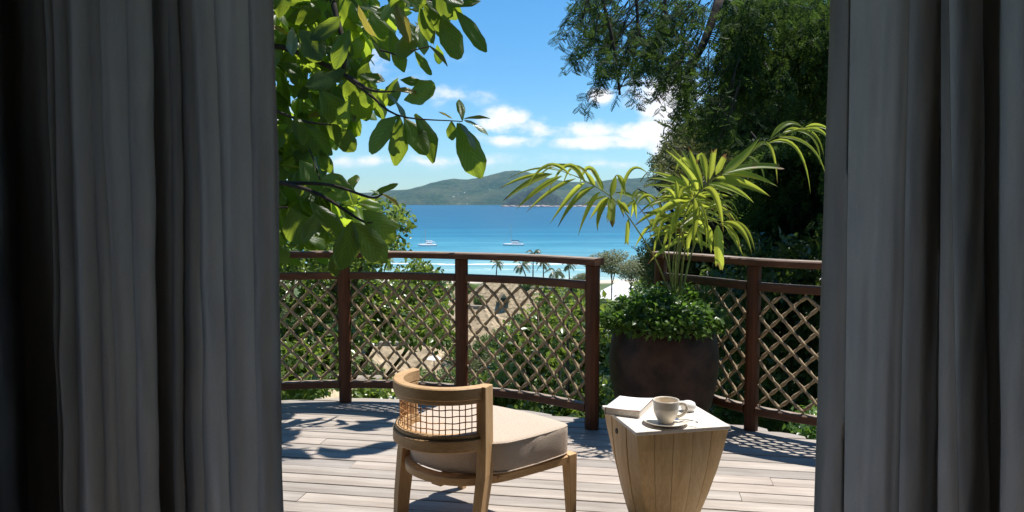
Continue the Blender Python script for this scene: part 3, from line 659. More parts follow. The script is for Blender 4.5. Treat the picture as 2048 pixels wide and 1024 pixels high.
# shrubs right of the middle post and round the pot
SG = 'glossy shrubs just behind the railing'
for (lab, x0, poly, nc, d0, d1) in (
    ('glossy shrub filling the lattice panel left of the end post', .6, [(1030, 660), (1075, 600), (1120, 580), (1185, 590), (1200, 700), (1200, 860), (1120, 850), (1040, 800), (985, 800), (1000, 720)], 1050, 6.2, 8.6),
    ('glossy shrub between the end post and the big dark pot', 1.5, [(1180, 630), (1225, 608), (1290, 612), (1360, 640), (1360, 860), (1190, 860)], 700, 6.0, 8.2),
    ('low dark shrub under the bottom rail beside the nearest thatched roof', -1.1, [(740, 775), (1020, 780), (1130, 800), (1130, 845), (960, 815), (700, 802)], 380, 6.2, 7.6)):
    e = base_empty('glossy_shrub', x0, (d0 + d1) / 2, lab, 'shrub', SG)
    cloud('crown', GLOSSY, clumps([(poly, 1)], nc, 16, .13, d0, d1, .44, 50, .45), bushy, .078, LEAF_V, LEAF_F, e)
    mb = MB(); bz = ground(x0, (d0 + d1) / 2)
    us = [p[0] for p in poly]; vs_ = [p[1] for p in poly]
    for i in range(9):
        q = P(random.uniform(min(us) + 20, max(us) - 20), random.uniform(min(vs_) + 40, max(vs_)), random.uniform(d0, d1)); a = Vector((x0, (d0 + d1) / 2, bz - .2))
        limb(mb, [a, a.lerp(q, .6) + Vector((0, 0, -.2)), q], .045, .01, 8, 5)
    wc(mb.obj('stem', BARK, None, True), e)

# big feathery tree overhanging from the right
e = base_empty('feathery_tree', 6.2, 9.5, 'huge dark feathery tree arching over the right side of the deck', 'tree')
lace = [([(1158, 0), (1270, 0), (1290, 90), (1270, 130), (1250, 195), (1232, 205), (1222, 150), (1190, 148), (1160, 140), (1155, 60)], .30),
        ([(1270, 0), (1420, 0), (1400, 70), (1360, 110), (1375, 160), (1350, 190), (1330, 175), (1300, 200), (1285, 120)], .26),
        ([(1340, 130), (1400, 90), (1460, 250), (1440, 310), (1400, 300), (1370, 240), (1345, 230)], .2),
        ([(1440, 180), (1680, 150), (1680, 340), (1560, 270), (1480, 320), (1430, 310)], .10)]
# hanging strands with sprays along them, sky between
sp_, sd_, tw_ = [], [], MB()
for (poly, sh) in lace:
    for q in fill(poly, int(270 * sh), 6.2, 7.9, .50, 34):
        q = Vector(q); ln = random.uniform(.12, .42); lean = Vector((random.uniform(-1.0, .6), random.uniform(-.5, .5), 0)); top = q + Vector((0, 0, ln * .5)); pts_ = []
        k_ = max(3, int(ln / .035))
        for i in range(k_ + 1):
            t = i / k_; pts_.append(top + lean * ln * (t ** .6) + Vector((0, 0, -ln * t)))
        if random.random() < .5: tw_.tube(pts_[::2] if len(pts_) > 4 else pts_, .004, 4, .002)
        for i, p in enumerate(pts_):
            for sg in (-1, 1):
                if random.random() < .12: continue
                a_ = random.uniform(-1.2, 1.2); sp_.append(tuple(p)); sd_.append((sg * random.uniform(.3, .9) * math.cos(a_), sg * math.sin(a_) * .6, random.uniform(-1.0, .25)))
sp_ = np.array(sp_); sd_ = np.array(sd_); n = len(sp_)
o = wc(link('foliage', scatter('foliage', sp_, sd_, rng.normal(size=(n, 3)) * .7 + np.array([0, -.7, .4]), rng.uniform(.06, .105, n), PIN_V, PIN_F, FEATH)), e); o['kind'] = 'stuff'
o = wc(tw_.obj('twig', DBARK), e); o['kind'] = 'stuff'
dense = [([(1440, 0), (1700, 0), (1700, 200), (1560, 180), (1470, 190), (1440, 130), (1455, 60)], .36), ([(1650, 0), (1900, 0), (1900, 900), (1650, 900)], .4)]
cloud('foliage', FEATH, clumps(dense, 2500, 8, .13, 6.6, 9.4, .47, 38, 0, 1.8), hanging, .11, PIN_V, PIN_F, e)
mb = MB(); g0 = ground(6.2, 9.5)
limb(mb, [(6.2, 9.5, g0 - .3), (6.1, 9.4, 0), (5.6, 9.2, 3), (4.8, 8.8, 5)], .34, .16, 14, 10)
tips = [((1700, 90, 8.6), (1600, 50, 8.2), (1520, 20, 7.8), (1440, 0, 7.4), (1330, -30, 7.2)), ((1700, 150, 8.5), (1600, 150, 8), (1500, 170, 7.6), (1420, 250, 7.3)), ((1700, 60, 8.6), (1560, -40, 8), (1400, -60, 7.4), (1200, -20, 7.0), (1165, 40, 6.9)),
        ((1330, -30, 7.2), (1330, 60, 7.1), (1320, 160, 7)), ((1440, -5, 7.4), (1410, 80, 7.2), (1370, 170, 7.1), (1385, 270, 7)), ((1200, -20, 7), (1225, 80, 6.9), (1240, 190, 6.9)), ((1270, -40, 7.1), (1275, 60, 7), (1262, 140, 6.9))]
for t_ in tips: limb(mb, [P(*q) for q in t_], .05 if len(t_) > 3 else .018, .010, 12, 6)
limb(mb, [(4.8, 8.8, 5), P(1800, 60, 8.7), P(1700, 90, 8.6)], .14, .07, 8, 8)
wc(mb.obj('trunk', DBARK, None, True), e)
# fine hanging twigs
mb = MB()
for (poly, sh) in lace:
    for q in fill(poly, int(40 * sh * 4), 6.3, 7.8):
        q = Vector(q); a = q + Vector((random.uniform(.05, .3), random.uniform(-.1, .1), random.uniform(.2, .55))); mb.tube([a, a.lerp(q, .5) + Vector((.03, 0, .02)), q], .006, 4, .003)
o = wc(mb.obj('twig', DBARK), e); o['kind'] = 'stuff'

# the dark wood behind the right railing
BG_ = 'trees making the dark wood behind the right railing'
def wood_tree(x, y, lab, polys, m, nc, nl, rad, d0, d1, size, tv, tf, df, gap=.3):
    e = base_empty('woodland_tree', x, y, lab, 'tree', BG_)
    cloud('crown', m, clumps(polys, nc, nl, rad, d0, d1, gap, 70), df, size, tv, tf, e)
    c = P(sum(p[0] for p in polys[0][0]) / len(polys[0][0]), sum(p[1] for p in polys[0][0]) / len(polys[0][0]), (d0 + d1) / 2)
    mb = MB(); a = Vector((x, y, ground(x, y) - .3)); limb(mb, [a, a.lerp(c, .5) + Vector((.2, 0, 0)), c], .16, .04, 10, 8)
    for i in range(6):
        q = c + Vector((random.uniform(-1, 1), random.uniform(-.8, .8), random.uniform(-.3, 1.4))); limb(mb, [a.lerp(c, .6), c.lerp(q, .5), q], .05, .01, 6, 6)
    wc(mb.obj('trunk', DBARK, None, True), e)
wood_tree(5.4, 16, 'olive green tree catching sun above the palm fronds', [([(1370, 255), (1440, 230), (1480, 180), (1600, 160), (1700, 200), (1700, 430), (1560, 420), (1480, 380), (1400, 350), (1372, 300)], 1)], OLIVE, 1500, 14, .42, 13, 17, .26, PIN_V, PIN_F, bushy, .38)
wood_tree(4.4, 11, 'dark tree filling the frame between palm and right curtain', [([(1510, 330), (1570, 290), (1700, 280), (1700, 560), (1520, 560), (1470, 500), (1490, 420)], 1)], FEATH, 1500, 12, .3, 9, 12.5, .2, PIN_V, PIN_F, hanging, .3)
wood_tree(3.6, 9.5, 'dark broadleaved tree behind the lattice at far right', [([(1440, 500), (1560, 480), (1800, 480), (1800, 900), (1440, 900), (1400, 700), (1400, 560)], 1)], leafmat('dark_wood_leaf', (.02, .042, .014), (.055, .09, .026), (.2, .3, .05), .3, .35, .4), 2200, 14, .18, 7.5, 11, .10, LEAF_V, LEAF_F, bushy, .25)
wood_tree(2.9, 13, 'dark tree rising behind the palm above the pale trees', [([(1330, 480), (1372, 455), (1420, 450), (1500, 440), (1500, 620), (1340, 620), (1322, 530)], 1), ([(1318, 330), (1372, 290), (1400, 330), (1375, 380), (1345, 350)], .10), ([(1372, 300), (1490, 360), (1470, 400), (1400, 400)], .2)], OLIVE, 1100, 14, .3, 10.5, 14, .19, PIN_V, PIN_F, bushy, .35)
# small bright plants by the deck edge at right
e = base_empty('edge_plant', 2.0, 5.2, 'bright little leafy plant low behind the deck edge by the right curtain', 'plant')
cloud('foliage', POTLF, clumps([([(1590, 840), (1640, 800), (1700, 840), (1700, 890), (1600, 872)], 1)], 60, 14, .09, 4.9, 5.6), bushy, .05, LEAF_V, LEAF_F, e)

# ------------------------------------------------------------------ large-leaved almond branches, upper left
def big_leaf_mesh(name, curl, fold, wave, seed, m, aspect=.56):
    r_ = random.Random(seed); nx, ny = 4, 9; V = []; Fq = []; uv = []
    for j in range(ny + 1):
        t = j / ny; w = aspect * .5 * (math.sin(PI * (t ** 1.25) * .97 + .02) ** .7) * (1 + .06 * math.sin(t * 17 + seed)); w = max(w, .006)
        zc = -curl * t * t
        for i in range(-nx, nx + 1):
            s = i / nx; x = s * w; z = zc + abs(s) * w * fold - (abs(s) ** 3) * w * .35 + wave * math.sin(t * 11 + seed + 2 * s) * abs(s) ** 1.5
            V.append((x + .04 * math.sin(t * 3 + seed) * t, t, z)); uv.append((s * .5, t))
    k = 2 * nx + 1
    Fq = [(j * k + i, j * k + i + 1, (j + 1) * k + i + 1, (j + 1) * k + i) for j in range(ny) for i in range(k - 1)]
    me = npmesh(name, V, Fq, m, True)
    ul = me.uv_layers.new(name='uv'); ids = np.zeros(len(me.loops), dtype=np.int32); me.loops.foreach_get('vertex_index', ids)
    ul.data.foreach_set('uv', np.array(uv, dtype=np.float32)[ids].ravel()); return me
BL = [big_leaf_mesh('leaf', c, f, w, i, BIGLEAF, a) for i, (c, f, w, a) in enumerate([(.22, .35, .02, .56), (.4, .25, .03, .6), (.1, .5, .025, .52), (.55, .2, .03, .58), (.3, .6, .02, .5), (-.1, .3, .03, .58)])]
BY = [big_leaf_mesh('leaf', .35, .7, .02, i + 9, YLEAF, .34) for i in range(2)]
BP = [big_leaf_mesh('leaf', .3, .4, .03, i + 20, PALE, .45) for i in range(2)]
AL = empty('almond_tree', (-3.6, 5.6, ground(-3.6, 5.6))); tag(AL, 'large broadleaved tree whose boughs hang in from the upper left', 'tree')
leafcount = [0]
def put_leaf(b, t, nrm, me, width=None):
    b = Vector(b); t = Vector(t); y = (t - b); Ln = y.length; y.normalize(); z = Vector(nrm); x = y.cross(z).normalized(); z = x.cross(y)
    o = link('leaf', me, None, AL); wS = Ln if width is None else width / .56
    M = Matrix((x * wS, y * Ln, z * Ln)).transposed().to_4x4(); M.translation = b - AL.location
    o.matrix_local = M; leafcount[0] += 1; return o
hand = [  # base u,v  tip u,v  width px  kind
 (882, 30, 920, 120, 46, 0), (911, 20, 976, 92, 26, 2), (900, 14, 962, 0, 20, 0), (779, 60, 815, 132, 30, 0), (740, 70, 782, 122, 30, 0), (858, 92, 896, 122, 14, 1), (690, 140, 615, 180, 50, 0), (688, 150, 738, 240, 52, 0),
 (808, 200, 874, 172, 58, 0), (775, 188, 828, 236, 26, 3), (797, 230, 733, 300, 60, 0), (798, 232, 801, 328, 38, 0), (808, 235, 857, 310, 40, 0), (830, 228, 892, 312, 44, 0), (915, 246, 970, 350, 52, 0), (918, 245, 962, 290, 26, 3),
 (925, 242, 919, 186, 16, 0), (928, 240, 979, 256, 18, 3), (928, 238, 972, 230, 10, 1), (905, 238, 882, 222, 6, 1), (903, 242, 905, 280, 22, 0), (665, 248, 713, 302, 42, 0), (600, 250, 650, 304, 50, 0),
 (706, 380, 640, 352, 36, 0), (706, 378, 704, 340, 24, 0), (700, 398, 642, 374, 38, 0), (742, 392, 790, 363, 15, 0), (762, 388, 808, 410, 15, 1), (726, 420, 794, 478, 52, 0), (704, 442, 686, 540, 50, 0), (708, 445, 772, 516, 54, 0),
 (728, 440, 782, 502, 26, 3), (620, 405, 676, 458, 34, 0), (580, 415, 612, 492, 56, 0), (550, 490, 573, 520, 30, 0), (663, 510, 674, 552, 24, 0), (760, 392, 742, 370, 8, 3), (640, 300, 660, 346, 26, 0), (600, 320, 640, 372, 40, 0),
 (760, 180, 700, 200, 38, 0), (800, 160, 842, 165, 20, 0), (735, 20, 792, 84, 36, 0), (800, 30, 848, 96, 30, 0), (840, 10, 862, 88, 32, 0), (770, 10, 818, 60, 32, 0), (700, 200, 670, 262, 42, 0), (640, 180, 690, 246, 50, 0), (828, 100, 862, 150, 18, 0), (846, 10, 900, 60, 30, 0),
 (790, 10, 830, -10, 30, 3), (720, 150, 770, 160, 30, 0), (840, 190, 800, 170, 20, 1), (700, 60, 660, 130, 45, 0), (600, 60, 650, 120, 50, 0), (690, 470, 640, 430, 36, 0), (650, 420, 600, 470, 44, 0), (770, 440, 800, 452, 18, 0)]
for (u0, v0, u1, v1, w, kd) in hand:
    d = random.uniform(4.35, 4.55) if (u0 > 830 and v0 < 130) else random.uniform(4.68, 4.82) if (u0 > 770 and v0 < 330) else random.uniform(4.75, 5.3) if v0 < 400 else random.uniform(4.55, 4.8)
    b = P(u0, v0, d); t = P(u1, v1, d + random.uniform(-.12, .1)); pxm = d / F
    nrm = Vector((random.uniform(-.35, .45), -1, random.uniform(.0, .9)))
    me = {0: random.choice(BL), 1: random.choice(BY), 2: BL[0], 3: random.choice(BP)}[kd]
    if kd == 3: nrm = Vector((.3, -.5, 1))
    put_leaf(b, t, nrm, me, w * pxm * (1 if kd == 0 else 1.25))
PA = [(380, -80), (760, -80), (775, 60), (745, 110), (790, 180), (750, 235), (690, 235), (640, 320), (690, 350), (740, 400), (750, 440), (700, 470), (560, 490), (380, 520)]
PB = [(760, -80), (945, -80), (930, 5), (880, 70), (790, 85), (765, 60)]
pos = [(q, 0) for q in fill(PA, 195, 5.15, 6.2)] + [(q, 0) for q in fill(PB, 40, 4.35, 5.2)]
for q, _ in pos:
    q = Vector(q); Ln = random.uniform(.16, .26)
    dv = Vector((random.gauss(.25, .6), random.gauss(-.1, .5), random.gauss(-.55, .5))).normalized()
    nrm = Vector((random.gauss(.1, .5), random.gauss(-.35, .5), random.gauss(.75, .4)))
    put_leaf(q - dv * Ln * .5, q + dv * Ln * .5, nrm, random.choice(BL if random.random() < .93 else BY + BP))
for (sx_, sy_, z_, a_) in ((-.86, 4.36, 2.75, .2), (-.80, 4.42, 2.8, -.5), (-.80, 3.92, 2.8, .1), (-.93, 3.90, 2.85, -.9), (-.72, 3.98, 2.75, .7), (-1.12, 3.88, 2.85, 2.6)):
    c_ = Vector((sx_ + z_ * .36, sy_ + z_ * .235, z_)); dd = Vector((math.cos(a_), math.sin(a_), -.15)).normalized() * .14; put_leaf(c_ - dd, c_ + dd, Vector((.1, -.1, 1)), BL[2])
# deeper leaves of the same tree, past the count of single leaves
bv = np.zeros((len(BL[0].vertices), 3)); 
tvl = []
for me in BL[:3]:
    a = np.zeros(len(me.vertices) * 3, dtype=np.float32); me.vertices.foreach_get('co', a); tvl.append(a.reshape(-1, 3))
BF = np.array([p.vertices[:] for p in BL[0].polygons])
PA2 = [(300, -120), (740, -120), (740, 60), (720, 120), (765, 180), (700, 225), (650, 260), (620, 330), (670, 370), (720, 405), (710, 450), (600, 490), (300, 560)]
q = fill(PA2, 1700, 5.45, 7.2, .12, 60)
# the canopy above the frame, which shades the hanging boughs
cq = np.stack([rng.uniform(-3.4, -.6, 290), rng.uniform(5.75, 7.6, 290), rng.uniform(2.75, 3.9, 290)], 1); q = np.vstack([q, cq]); n = len(q)
dv = rng.normal(size=(n, 3)) * .55 + np.array([.25, -.1, -.55]); nr = rng.normal(size=(n, 3)) * .45 + np.array([.1, -.35, .75])
V_ = []; F_ = []; M_ = frames(dv, nr); sz_ = rng.uniform(.15, .26, n)
for i in range(n):
    t_ = tvl[i % 3][:, [0, 1, 2]]; V_.append((t_ @ M_[i].T) * sz_[i] + q[i]); F_.append(BF + i * len(t_))
o = wc(link('inner_leaves', npmesh('inner_leaves', np.vstack(V_), np.vstack(F_), BIGLEAF, True)), AL); o['kind'] = 'stuff'
mb = MB()
for pts, r0, r1 in ((((380, 120, 5.6), (540, 90, 5.4), (680, 145, 5.2), (740, 180, 4.9), (790, 183, 4.76)), .026, .0035), (((680, 145, 5.2), (740, 190, 5.0), (800, 232, 4.76), (925, 243, 4.74)), .012, .003), (((400, -20, 5.5), (600, -30, 5.2), (760, -20, 4.8), (905, 10, 4.46)), .028, .004),
                     (((380, 330, 5.3), (560, 365, 5.0), (640, 390, 4.8), (720, 440, 4.7), (745, 445, 4.65)), .02, .004), (((560, 365, 5.0), (660, 370, 4.9), (740, 395, 4.75), (765, 388, 4.7)), .013, .005), (((600, -160, 5.4), (800, -170, 5.0), (950, -150, 4.7), (1060, -140, 4.6)), .016, .006), (((655, -40, 5.4), (672, 30, 5.3), (690, 100, 5.2), (686, 150, 5.2)), .024, .012),
                     (((760, 100, 4.8), (800, 110, 4.6), (830, 100, 4.5), (862, 92, 4.46)), .006, .003), (((380, 450, 5.2), (480, 420, 5.0), (575, 415, 4.8)), .014, .006), (((500, 200, 5.6), (600, 240, 5.3), (665, 250, 5.1)), .013, .005), (((600, 240, 5.3), (620, 300, 5.2), (640, 360, 5.0)), .008, .004)):
    limb(mb, [P(*a) for a in pts], r0, r1, 14, 7)
wc(mb.obj('branch', DBARK, None, True), AL)
mb = MB(); limb(mb, [(-3.6, 5.6, ground(-3.6, 5.6) - .3), (-3.6, 5.6, 0), (-3.3, 5.6, 1.6), (-2.9, 5.6, 3.2)], .2, .1, 10, 9)
for (u, v, d) in ((380, 120, 5.6), (400, -20, 5.5), (380, 330, 5.3), (380, 450, 5.2), (500, 200, 5.6)):
    q = P(u, v, d); limb(mb, [(-3.5, 5.6, q.z - .8), (-3.1, 5.6, q.z - .15), q], .06, .026, 8, 7)
wc(mb.obj('trunk', DBARK, None, True), AL)
# ------------------------------------------------------------------ deck
EDGE = catmull([(-5, 2.6, 0), (-3.6, 3.9, 0), (-2.6, 4.46, 0), (-2.0, 4.80, 0), (-1.487, 4.965, 0), (-1.09, 5.01, 0), (-.7, 4.99, 0), (-.318, 4.88, 0), (.108, 4.70, 0), (.38, 4.55, 0), (.60, 4.62, 0), (.9, 4.86, 0), (1.12, 4.76, 0), (1.30, 4.52, 0), (1.40, 4.38, 0), (1.673, 4.14, 0), (2.05, 3.96, 0), (2.6, 3.80, 0), (3.6, 3.6, 0)], 240)
ex = np.array([p.x for p in EDGE]); ey = np.array([p.y for p in EDGE])
def edge(x): return float(np.interp(x, ex, ey))
DECK = empty('deck'); tag(DECK, 'weathered grey brown timber deck with a curved edge', kind='structure')
A = math.atan(.17); ca, sa = math.cos(A), math.sin(A)      # boards run slightly askew
def st(s, t): return (s * ca + t * sa, -s * sa + t * ca)
PW = .108; GAP = .0085; DEND = 1.98
row = 0; t0 = .9
while t0 < 6:
    t1 = t0 + PW - GAP; breaks = [-6]
    x_ = -6 + random.uniform(.5, 2.6)
    while x_ < 6: breaks.append(x_); x_ += random.uniform(1.9, 3.2)
    breaks.append(6)
    if row == 16: breaks = [-6, -3.1, .95 - .0, 6]
    for s0, s1 in zip(breaks, breaks[1:]):
        s0 += .0015; s1 -= .0015; cols = []
        n_ = max(2, int((s1 - s0) / .06)); dz = random.uniform(-.0015, .0015)
        for i in range(n_ + 1):
            s = s0 + (s1 - s0) * i / n_; x, y0 = st(s, t0); _, y1 = st(s, t1)
            e_ = edge(x) 
            lo = max(0, (DEND - y0) / ca); hi = min(t1 - t0, (e_ - y0) / ca); lo = max(0, lo)
            if hi - lo > .012 and -3.4 < x < 3.3: cols.append((s, t0 + lo, t0 + hi))
            elif cols: break
        if len(cols) < 2: continue
        # keep straight stretches coarse
        full = all(abs(c[1] - t0) < 1e-6 and abs(c[2] - t1) < 1e-6 for c in cols)
        if full: cols = [cols[0], cols[-1]]
        ox, oy = st((cols[0][0] + cols[-1][0]) / 2, (t0 + t1) / 2); sc_ = (cols[0][0] + cols[-1][0]) / 2; tc_ = (t0 + t1) / 2
        vs = []; fs = []
        for (s, a, b_) in cols:
            for (t, z) in ((a, -.024), (a, -.002), (a + .002, 0), (b_ - .002, 0), (b_, -.002), (b_, -.024)): vs.append((s - sc_, t - tc_, z + dz))
        for i in range(len(cols) - 1):
            for j in range(6): fs.append((i * 6 + j, (i + 1) * 6 + j, (i + 1) * 6 + (j + 1) % 6, i * 6 + (j + 1) % 6))
        fs.append(tuple(range(6))); fs.append(tuple((len(cols) - 1) * 6 + j for j in range(6))[::-1])
        o = MB().add(vs, fs).obj('plank', DECKW, DECK); o.location = (ox, oy, 0); o.rotation_euler = (0, 0, -A)
    t0 += PW; row += 1
# joists and fascia below the boards
for x in np.arange(-3.2, 3.3, .45):
    MB().box(x - .025, x + .025, 2.0, edge(x) - .06, -.17, -.0265).obj('joist', REDW, DECK)
fp = [Vector((p.x, p.y - .025, -.10)) for p in EDGE[20:226]]
MB().sweep(fp, [(-.012, -.07), (.012, -.07), (.012, .07), (-.012, .07)]).obj('fascia', REDH, DECK)
for (x, y) in ((-2.4, 4.2), (-1.1, 4.7), (.3, 4.3), (.9, 4.5), (1.6, 3.9), (-2.4, 2.4), (0, 2.4), (2.4, 2.4)):
    MB().box(x - .07, x + .07, y - .07, y + .07, ground(x, y) - .5, -.172).obj('deck_pile', REDW, DECK)

# ------------------------------------------------------------------ railings
H_TOP = .98
def railing(curve, posts, label, end_first=False, end_last=False):
    E_ = empty('railing', (curve[0].x, curve[0].y, 0)); tag(E_, label, 'railing', 'curved rope railings round the deck')
    s = arclen(curve); T = s[-1]
    def loc(o): o.location = -E_.location; return o
    def rail(name, s0, s1, z, hw, hh, m=REDH, n_=None):
        n_ = n_ or max(4, int((s1 - s0) / .05)); pts = [at_s(curve, s, s0 + (s1 - s0) * i / n_) + Vector((0, 0, z)) for i in range(n_ + 1)]
        c = .007; sec = [(-hw + c, -hh), (hw - c, -hh), (hw, -hh + c), (hw, hh - c), (hw - c, hh), (-hw + c, hh), (-hw, hh - c), (-hw, -hh + c)]
        return loc(MB().sweep(pts, sec).obj(name, m, E_))
    # post positions by x
    sp_ = []
    for px_ in posts:
        best = min(range(400), key=lambda i: abs(at_s(curve, s, T * i / 399).x - px_)); sp_.append(T * best / 399)
    ext = .045
    rail('top_rail', max(0, sp_[0] - (ext if end_first else 0)), min(T, sp_[-1] + (ext if end_last else 0)), H_TOP - .02, .05, .02)
    for a in sp_:
        p = at_s(curve, s, a); mb = MB(); r_ = .041
        mb.lathe([(r_ * .97, 0), (r_, .02), (r_, H_TOP - .045), (r_ * .9, H_TOP - .041)], 10, Matrix.Translation(p), True); loc(mb.obj('post', REDW, E_, False))
    for a, b_ in zip(sp_, sp_[1:]):
        a += .036; b_ -= .036
        rail('middle_rail', a, b_, .823, .022, .023); rail('bottom_rail', a, b_, .117, .026, .024)
        # rope lattice: ropes run in both diagonals, turning at the frame
        Lp = b_ - a; zb, zt = .148, .792; Hh = zt - zb; nx_ = max(2, round(Lp / .118)); px_ = Lp / nx_; nz_ = max(2, round(Hh / .142)); pz_ = Hh / nz_
        ins = .012
        for sgn in (1, -1):
            for k_ in range(-nz_, nx_ + 1):
                # line: (s,z) = (k*px + t*px, t*pz), t from 0..nz
                ta = max(0, -k_); tb = min(nz_, nx_ - k_)
                if tb - ta < .9: continue
                ta_, tb_ = ta, tb
                n_ = int((tb_ - ta_) * 11) + 2; path = []
                ph = random.uniform(0, 6)
                for i in range(n_ + 1):
                    t = ta_ + (tb_ - ta_) * i / n_; ss = (k_ + t) * px_; zz = t * pz_
                    if sgn < 0: ss = Lp - ss
                    # rounded turns: pull the ends inwards and steepen
                    e0 = (t - ta_); e1 = (tb_ - t); pull = .010 * math.exp(-e0 * 5) + .010 * math.exp(-e1 * 5)
                    cs, cz = Lp / 2, Hh / 2
                    if (ss < px_ * .5 or ss > Lp - px_ * .5): ss += pull * (1 if ss < cs else -1)
                    if (zz < pz_ * .5 or zz > Hh - pz_ * .5): zz += pull * (1 if zz < cz else -1)
                    sag = .004 * math.sin(t * 2.1 + ph); ss += sag; zz += .004 * math.cos(t * 1.7 + ph)
                    p = at_s(curve, s, a + ss); q2 = at_s(curve, s, a + ss + .01); tg = (q2 - p); nm = Vector((-tg.y, tg.x, 0)); 
                    nm = nm.normalized() if nm.length > 1e-6 else Vector((0, 1, 0))
                    weave = .008 * sgn * math.cos(PI * (t * 2 - ta_ * 0)) 
                    p = p + nm * (.007 * sgn) + Vector((0, 0, zb + zz)); path.append(p)
                dl = 0; tw = []
                for i in range(len(path)):
                    if i: dl += (path[i] - path[i - 1]).length
                    tw.append(dl)
                K = 2 * PI / .075; rr = .0090
                def sect(i):
                    o_ = []
                    for j in range(8):
                        f = 2 * PI * j / 8; r2 = rr * (1 + .24 * math.cos(2 * f - K * tw[i] * 1.0)); o_.append((math.cos(f) * r2, math.sin(f) * r2))
                    return o_
                mb = MB(); mb.sweep(path, sect(0), twist=sect); loc(mb.obj('rope', ROPE, E_, True))
        # lashings that hold the ropes on the rails
        for k_ in range(nx_ + 1):
            for zz, rz_ in ((zb - .004, .1175), (zt + .004, .823)):
                p = at_s(curve, s, min(max(a + k_ * px_, a + .01), b_ - .01)); 
                tg = (at_s(curve, s, a + k_ * px_ + .02) - at_s(curve, s, a + k_ * px_ - .02)).normalized(); nm = Vector((-tg.y, tg.x, 0))
                ring = [p + nm * .013 * math.cos(q_) + Vector((0, 0, zz + .012 * math.sin(q_))) for q_ in np.linspace(0, 2 * PI, 11)[:-1]]
                mb = MB(); mb.sweep(ring, [(-.003, -.003), (.003, -.003), (.003, .003), (-.003, .003)], up=tg, closed=True); loc(mb.obj('lashing', ROPE, E_))
    return E_
railing(catmull([(-2.7, 4.28, 0), (-2.0, 4.70, 0), (-1.474, 4.871, 0), (-1.08, 4.92, 0), (-.72, 4.90, 0), (-.318, 4.79, 0), (.108, 4.606, 0), (.458, 4.33, 0), (.52, 4.27, 0)], 120), [-1.86, -1.08, -.318, .458], 'long curved railing of redwood and rope lattice left of the pot', False, True)
railing(catmull([(.90, 4.94, 0), (.94, 4.881, 0), (1.157, 4.606, 0), (1.36, 4.31, 0), (1.646, 4.08, 0), (2.0, 3.90, 0), (2.5, 3.75, 0)], 120), [.945, 1.36, 1.95], 'shorter curved railing of redwood and rope behind the pot and right curtain', True, False)

# ------------------------------------------------------------------ room
def struct(name, m, mb, label=None): o = mb.obj(name, m); tag(o, label, kind='structure'); return o
struct('room_floor', RFLOOR, MB().box(-2.8, 2.8, -2.6, 1.975, -.2, .0), 'dark timber floor of the unlit room')
struct('wall_left', PLASTER, MB().box(-2.95, -2.803, -2.6, 2.3, 0.003, 2.6))
struct('wall_right', PLASTER, MB().box(2.803, 2.95, -2.6, 2.3, 0.003, 2.6))
struct('wall_back', PLASTER, MB().box(-2.8, 2.8, -2.75, -2.603, 0.003, 2.6))
struct('wall_front_left', PLASTER, MB().box(-2.8, -1.23, 2.13, 2.27, 0.003, 2.6))
struct('wall_front_right', PLASTER, MB().box(2.0, 2.8, 2.13, 2.27, 0.003, 2.6))
struct('ceiling', PLASTER, MB().box(-3.1, 3.1, -2.8, 2.88, 2.605, 2.75), 'ceiling and eave over the open doorway')

# ------------------------------------------------------------------ curtains
def curtain(T, B, OV, Y0, label, amp, seed, m):
    # T, B: fold positions in metres at the top and foot; OV: how far the cloth doubles back at each fold
    rr = random.Random(seed); z0, z1 = .02, 2.5; NZ = 60; prof_ = []
    for i in range(len(T) - 1):
        wd = abs(T[i + 1] - T[i]); A_ = min(amp * .55, .008 + wd * .18) * rr.uniform(.7, 1.2); n_ = max(6, int(wd / .006))
        sk = rr.uniform(.6, 1.6); last = i == len(T) - 2; o1 = OV[i + 1]
        for k_ in range(n_):
            t = k_ / n_; prof_.append((i + t, -A_ * math.sin(PI * t ** sk) ** 1.0 + .018 * t, o1 * max(0, t - .3) / .7 if (o1 and not last) else 0))
        if last:
            prof_ += [(i + .99, .012, 0), (i + 1., .014, o1 * .02), (i + 1., .020, o1 * .1), (i + 1., .024, o1)]
        else:
            yb = .020
            prof_ += [(i + .98, yb - .002, o1 * .985), (i + 1., yb, o1 * 1.0), (i + 1., yb + .004, o1 * .985), (i + 1., yb + .006, o1 * .5), (i + 1., yb + .006, o1 * .03 - .001), (i + 1., yb + .003, -.003), (i + 1., yb - .006, -.0035), (i + 1., 0, -.001)]
    V = []; idx = np.arange(len(T))
    for j in range(NZ + 1):
        f = j / NZ; z = z0 + (z1 - z0) * f
        for (q, y, ov) in prof_:
            xt = float(np.interp(q, idx, T)); xb = float(np.interp(q, idx, B)); w = (1 - f)
            x = xt + (xb - xt) * (w ** 1.1) + ov * (.85 + .3 * w)
            wr = .005 * mn.noise(Vector((x * 7, z * 1.1, seed))) + .0060 * mn.noise(Vector((x * 30, z * .8, seed))) * (1 + .5 * w) + .002 * mn.noise(Vector((x * 30, z * 5, seed))) * (1 + 2 * w)
            V.append((x + wr * .5, Y0 + y * (.8 + .3 * w) + wr * 1.5, z))
    k_ = len(prof_); Fq = [(j * k_ + i, j * k_ + i + 1, (j + 1) * k_ + i + 1, (j + 1) * k_ + i) for j in range(NZ) for i in range(k_ - 1)]
    o = link('curtain', npmesh('curtain', V, Fq, m, True)); tag(o, label, 'curtain', 'grey curtains framing the doorway'); return o
m, n, l, b = newmat('grey_curtain')
n.remove(b)
dif = n.new('ShaderNodeBsdfDiffuse'); trl = n.new('ShaderNodeBsdfTranslucent'); trp = n.new('ShaderNodeBsdfTransparent')
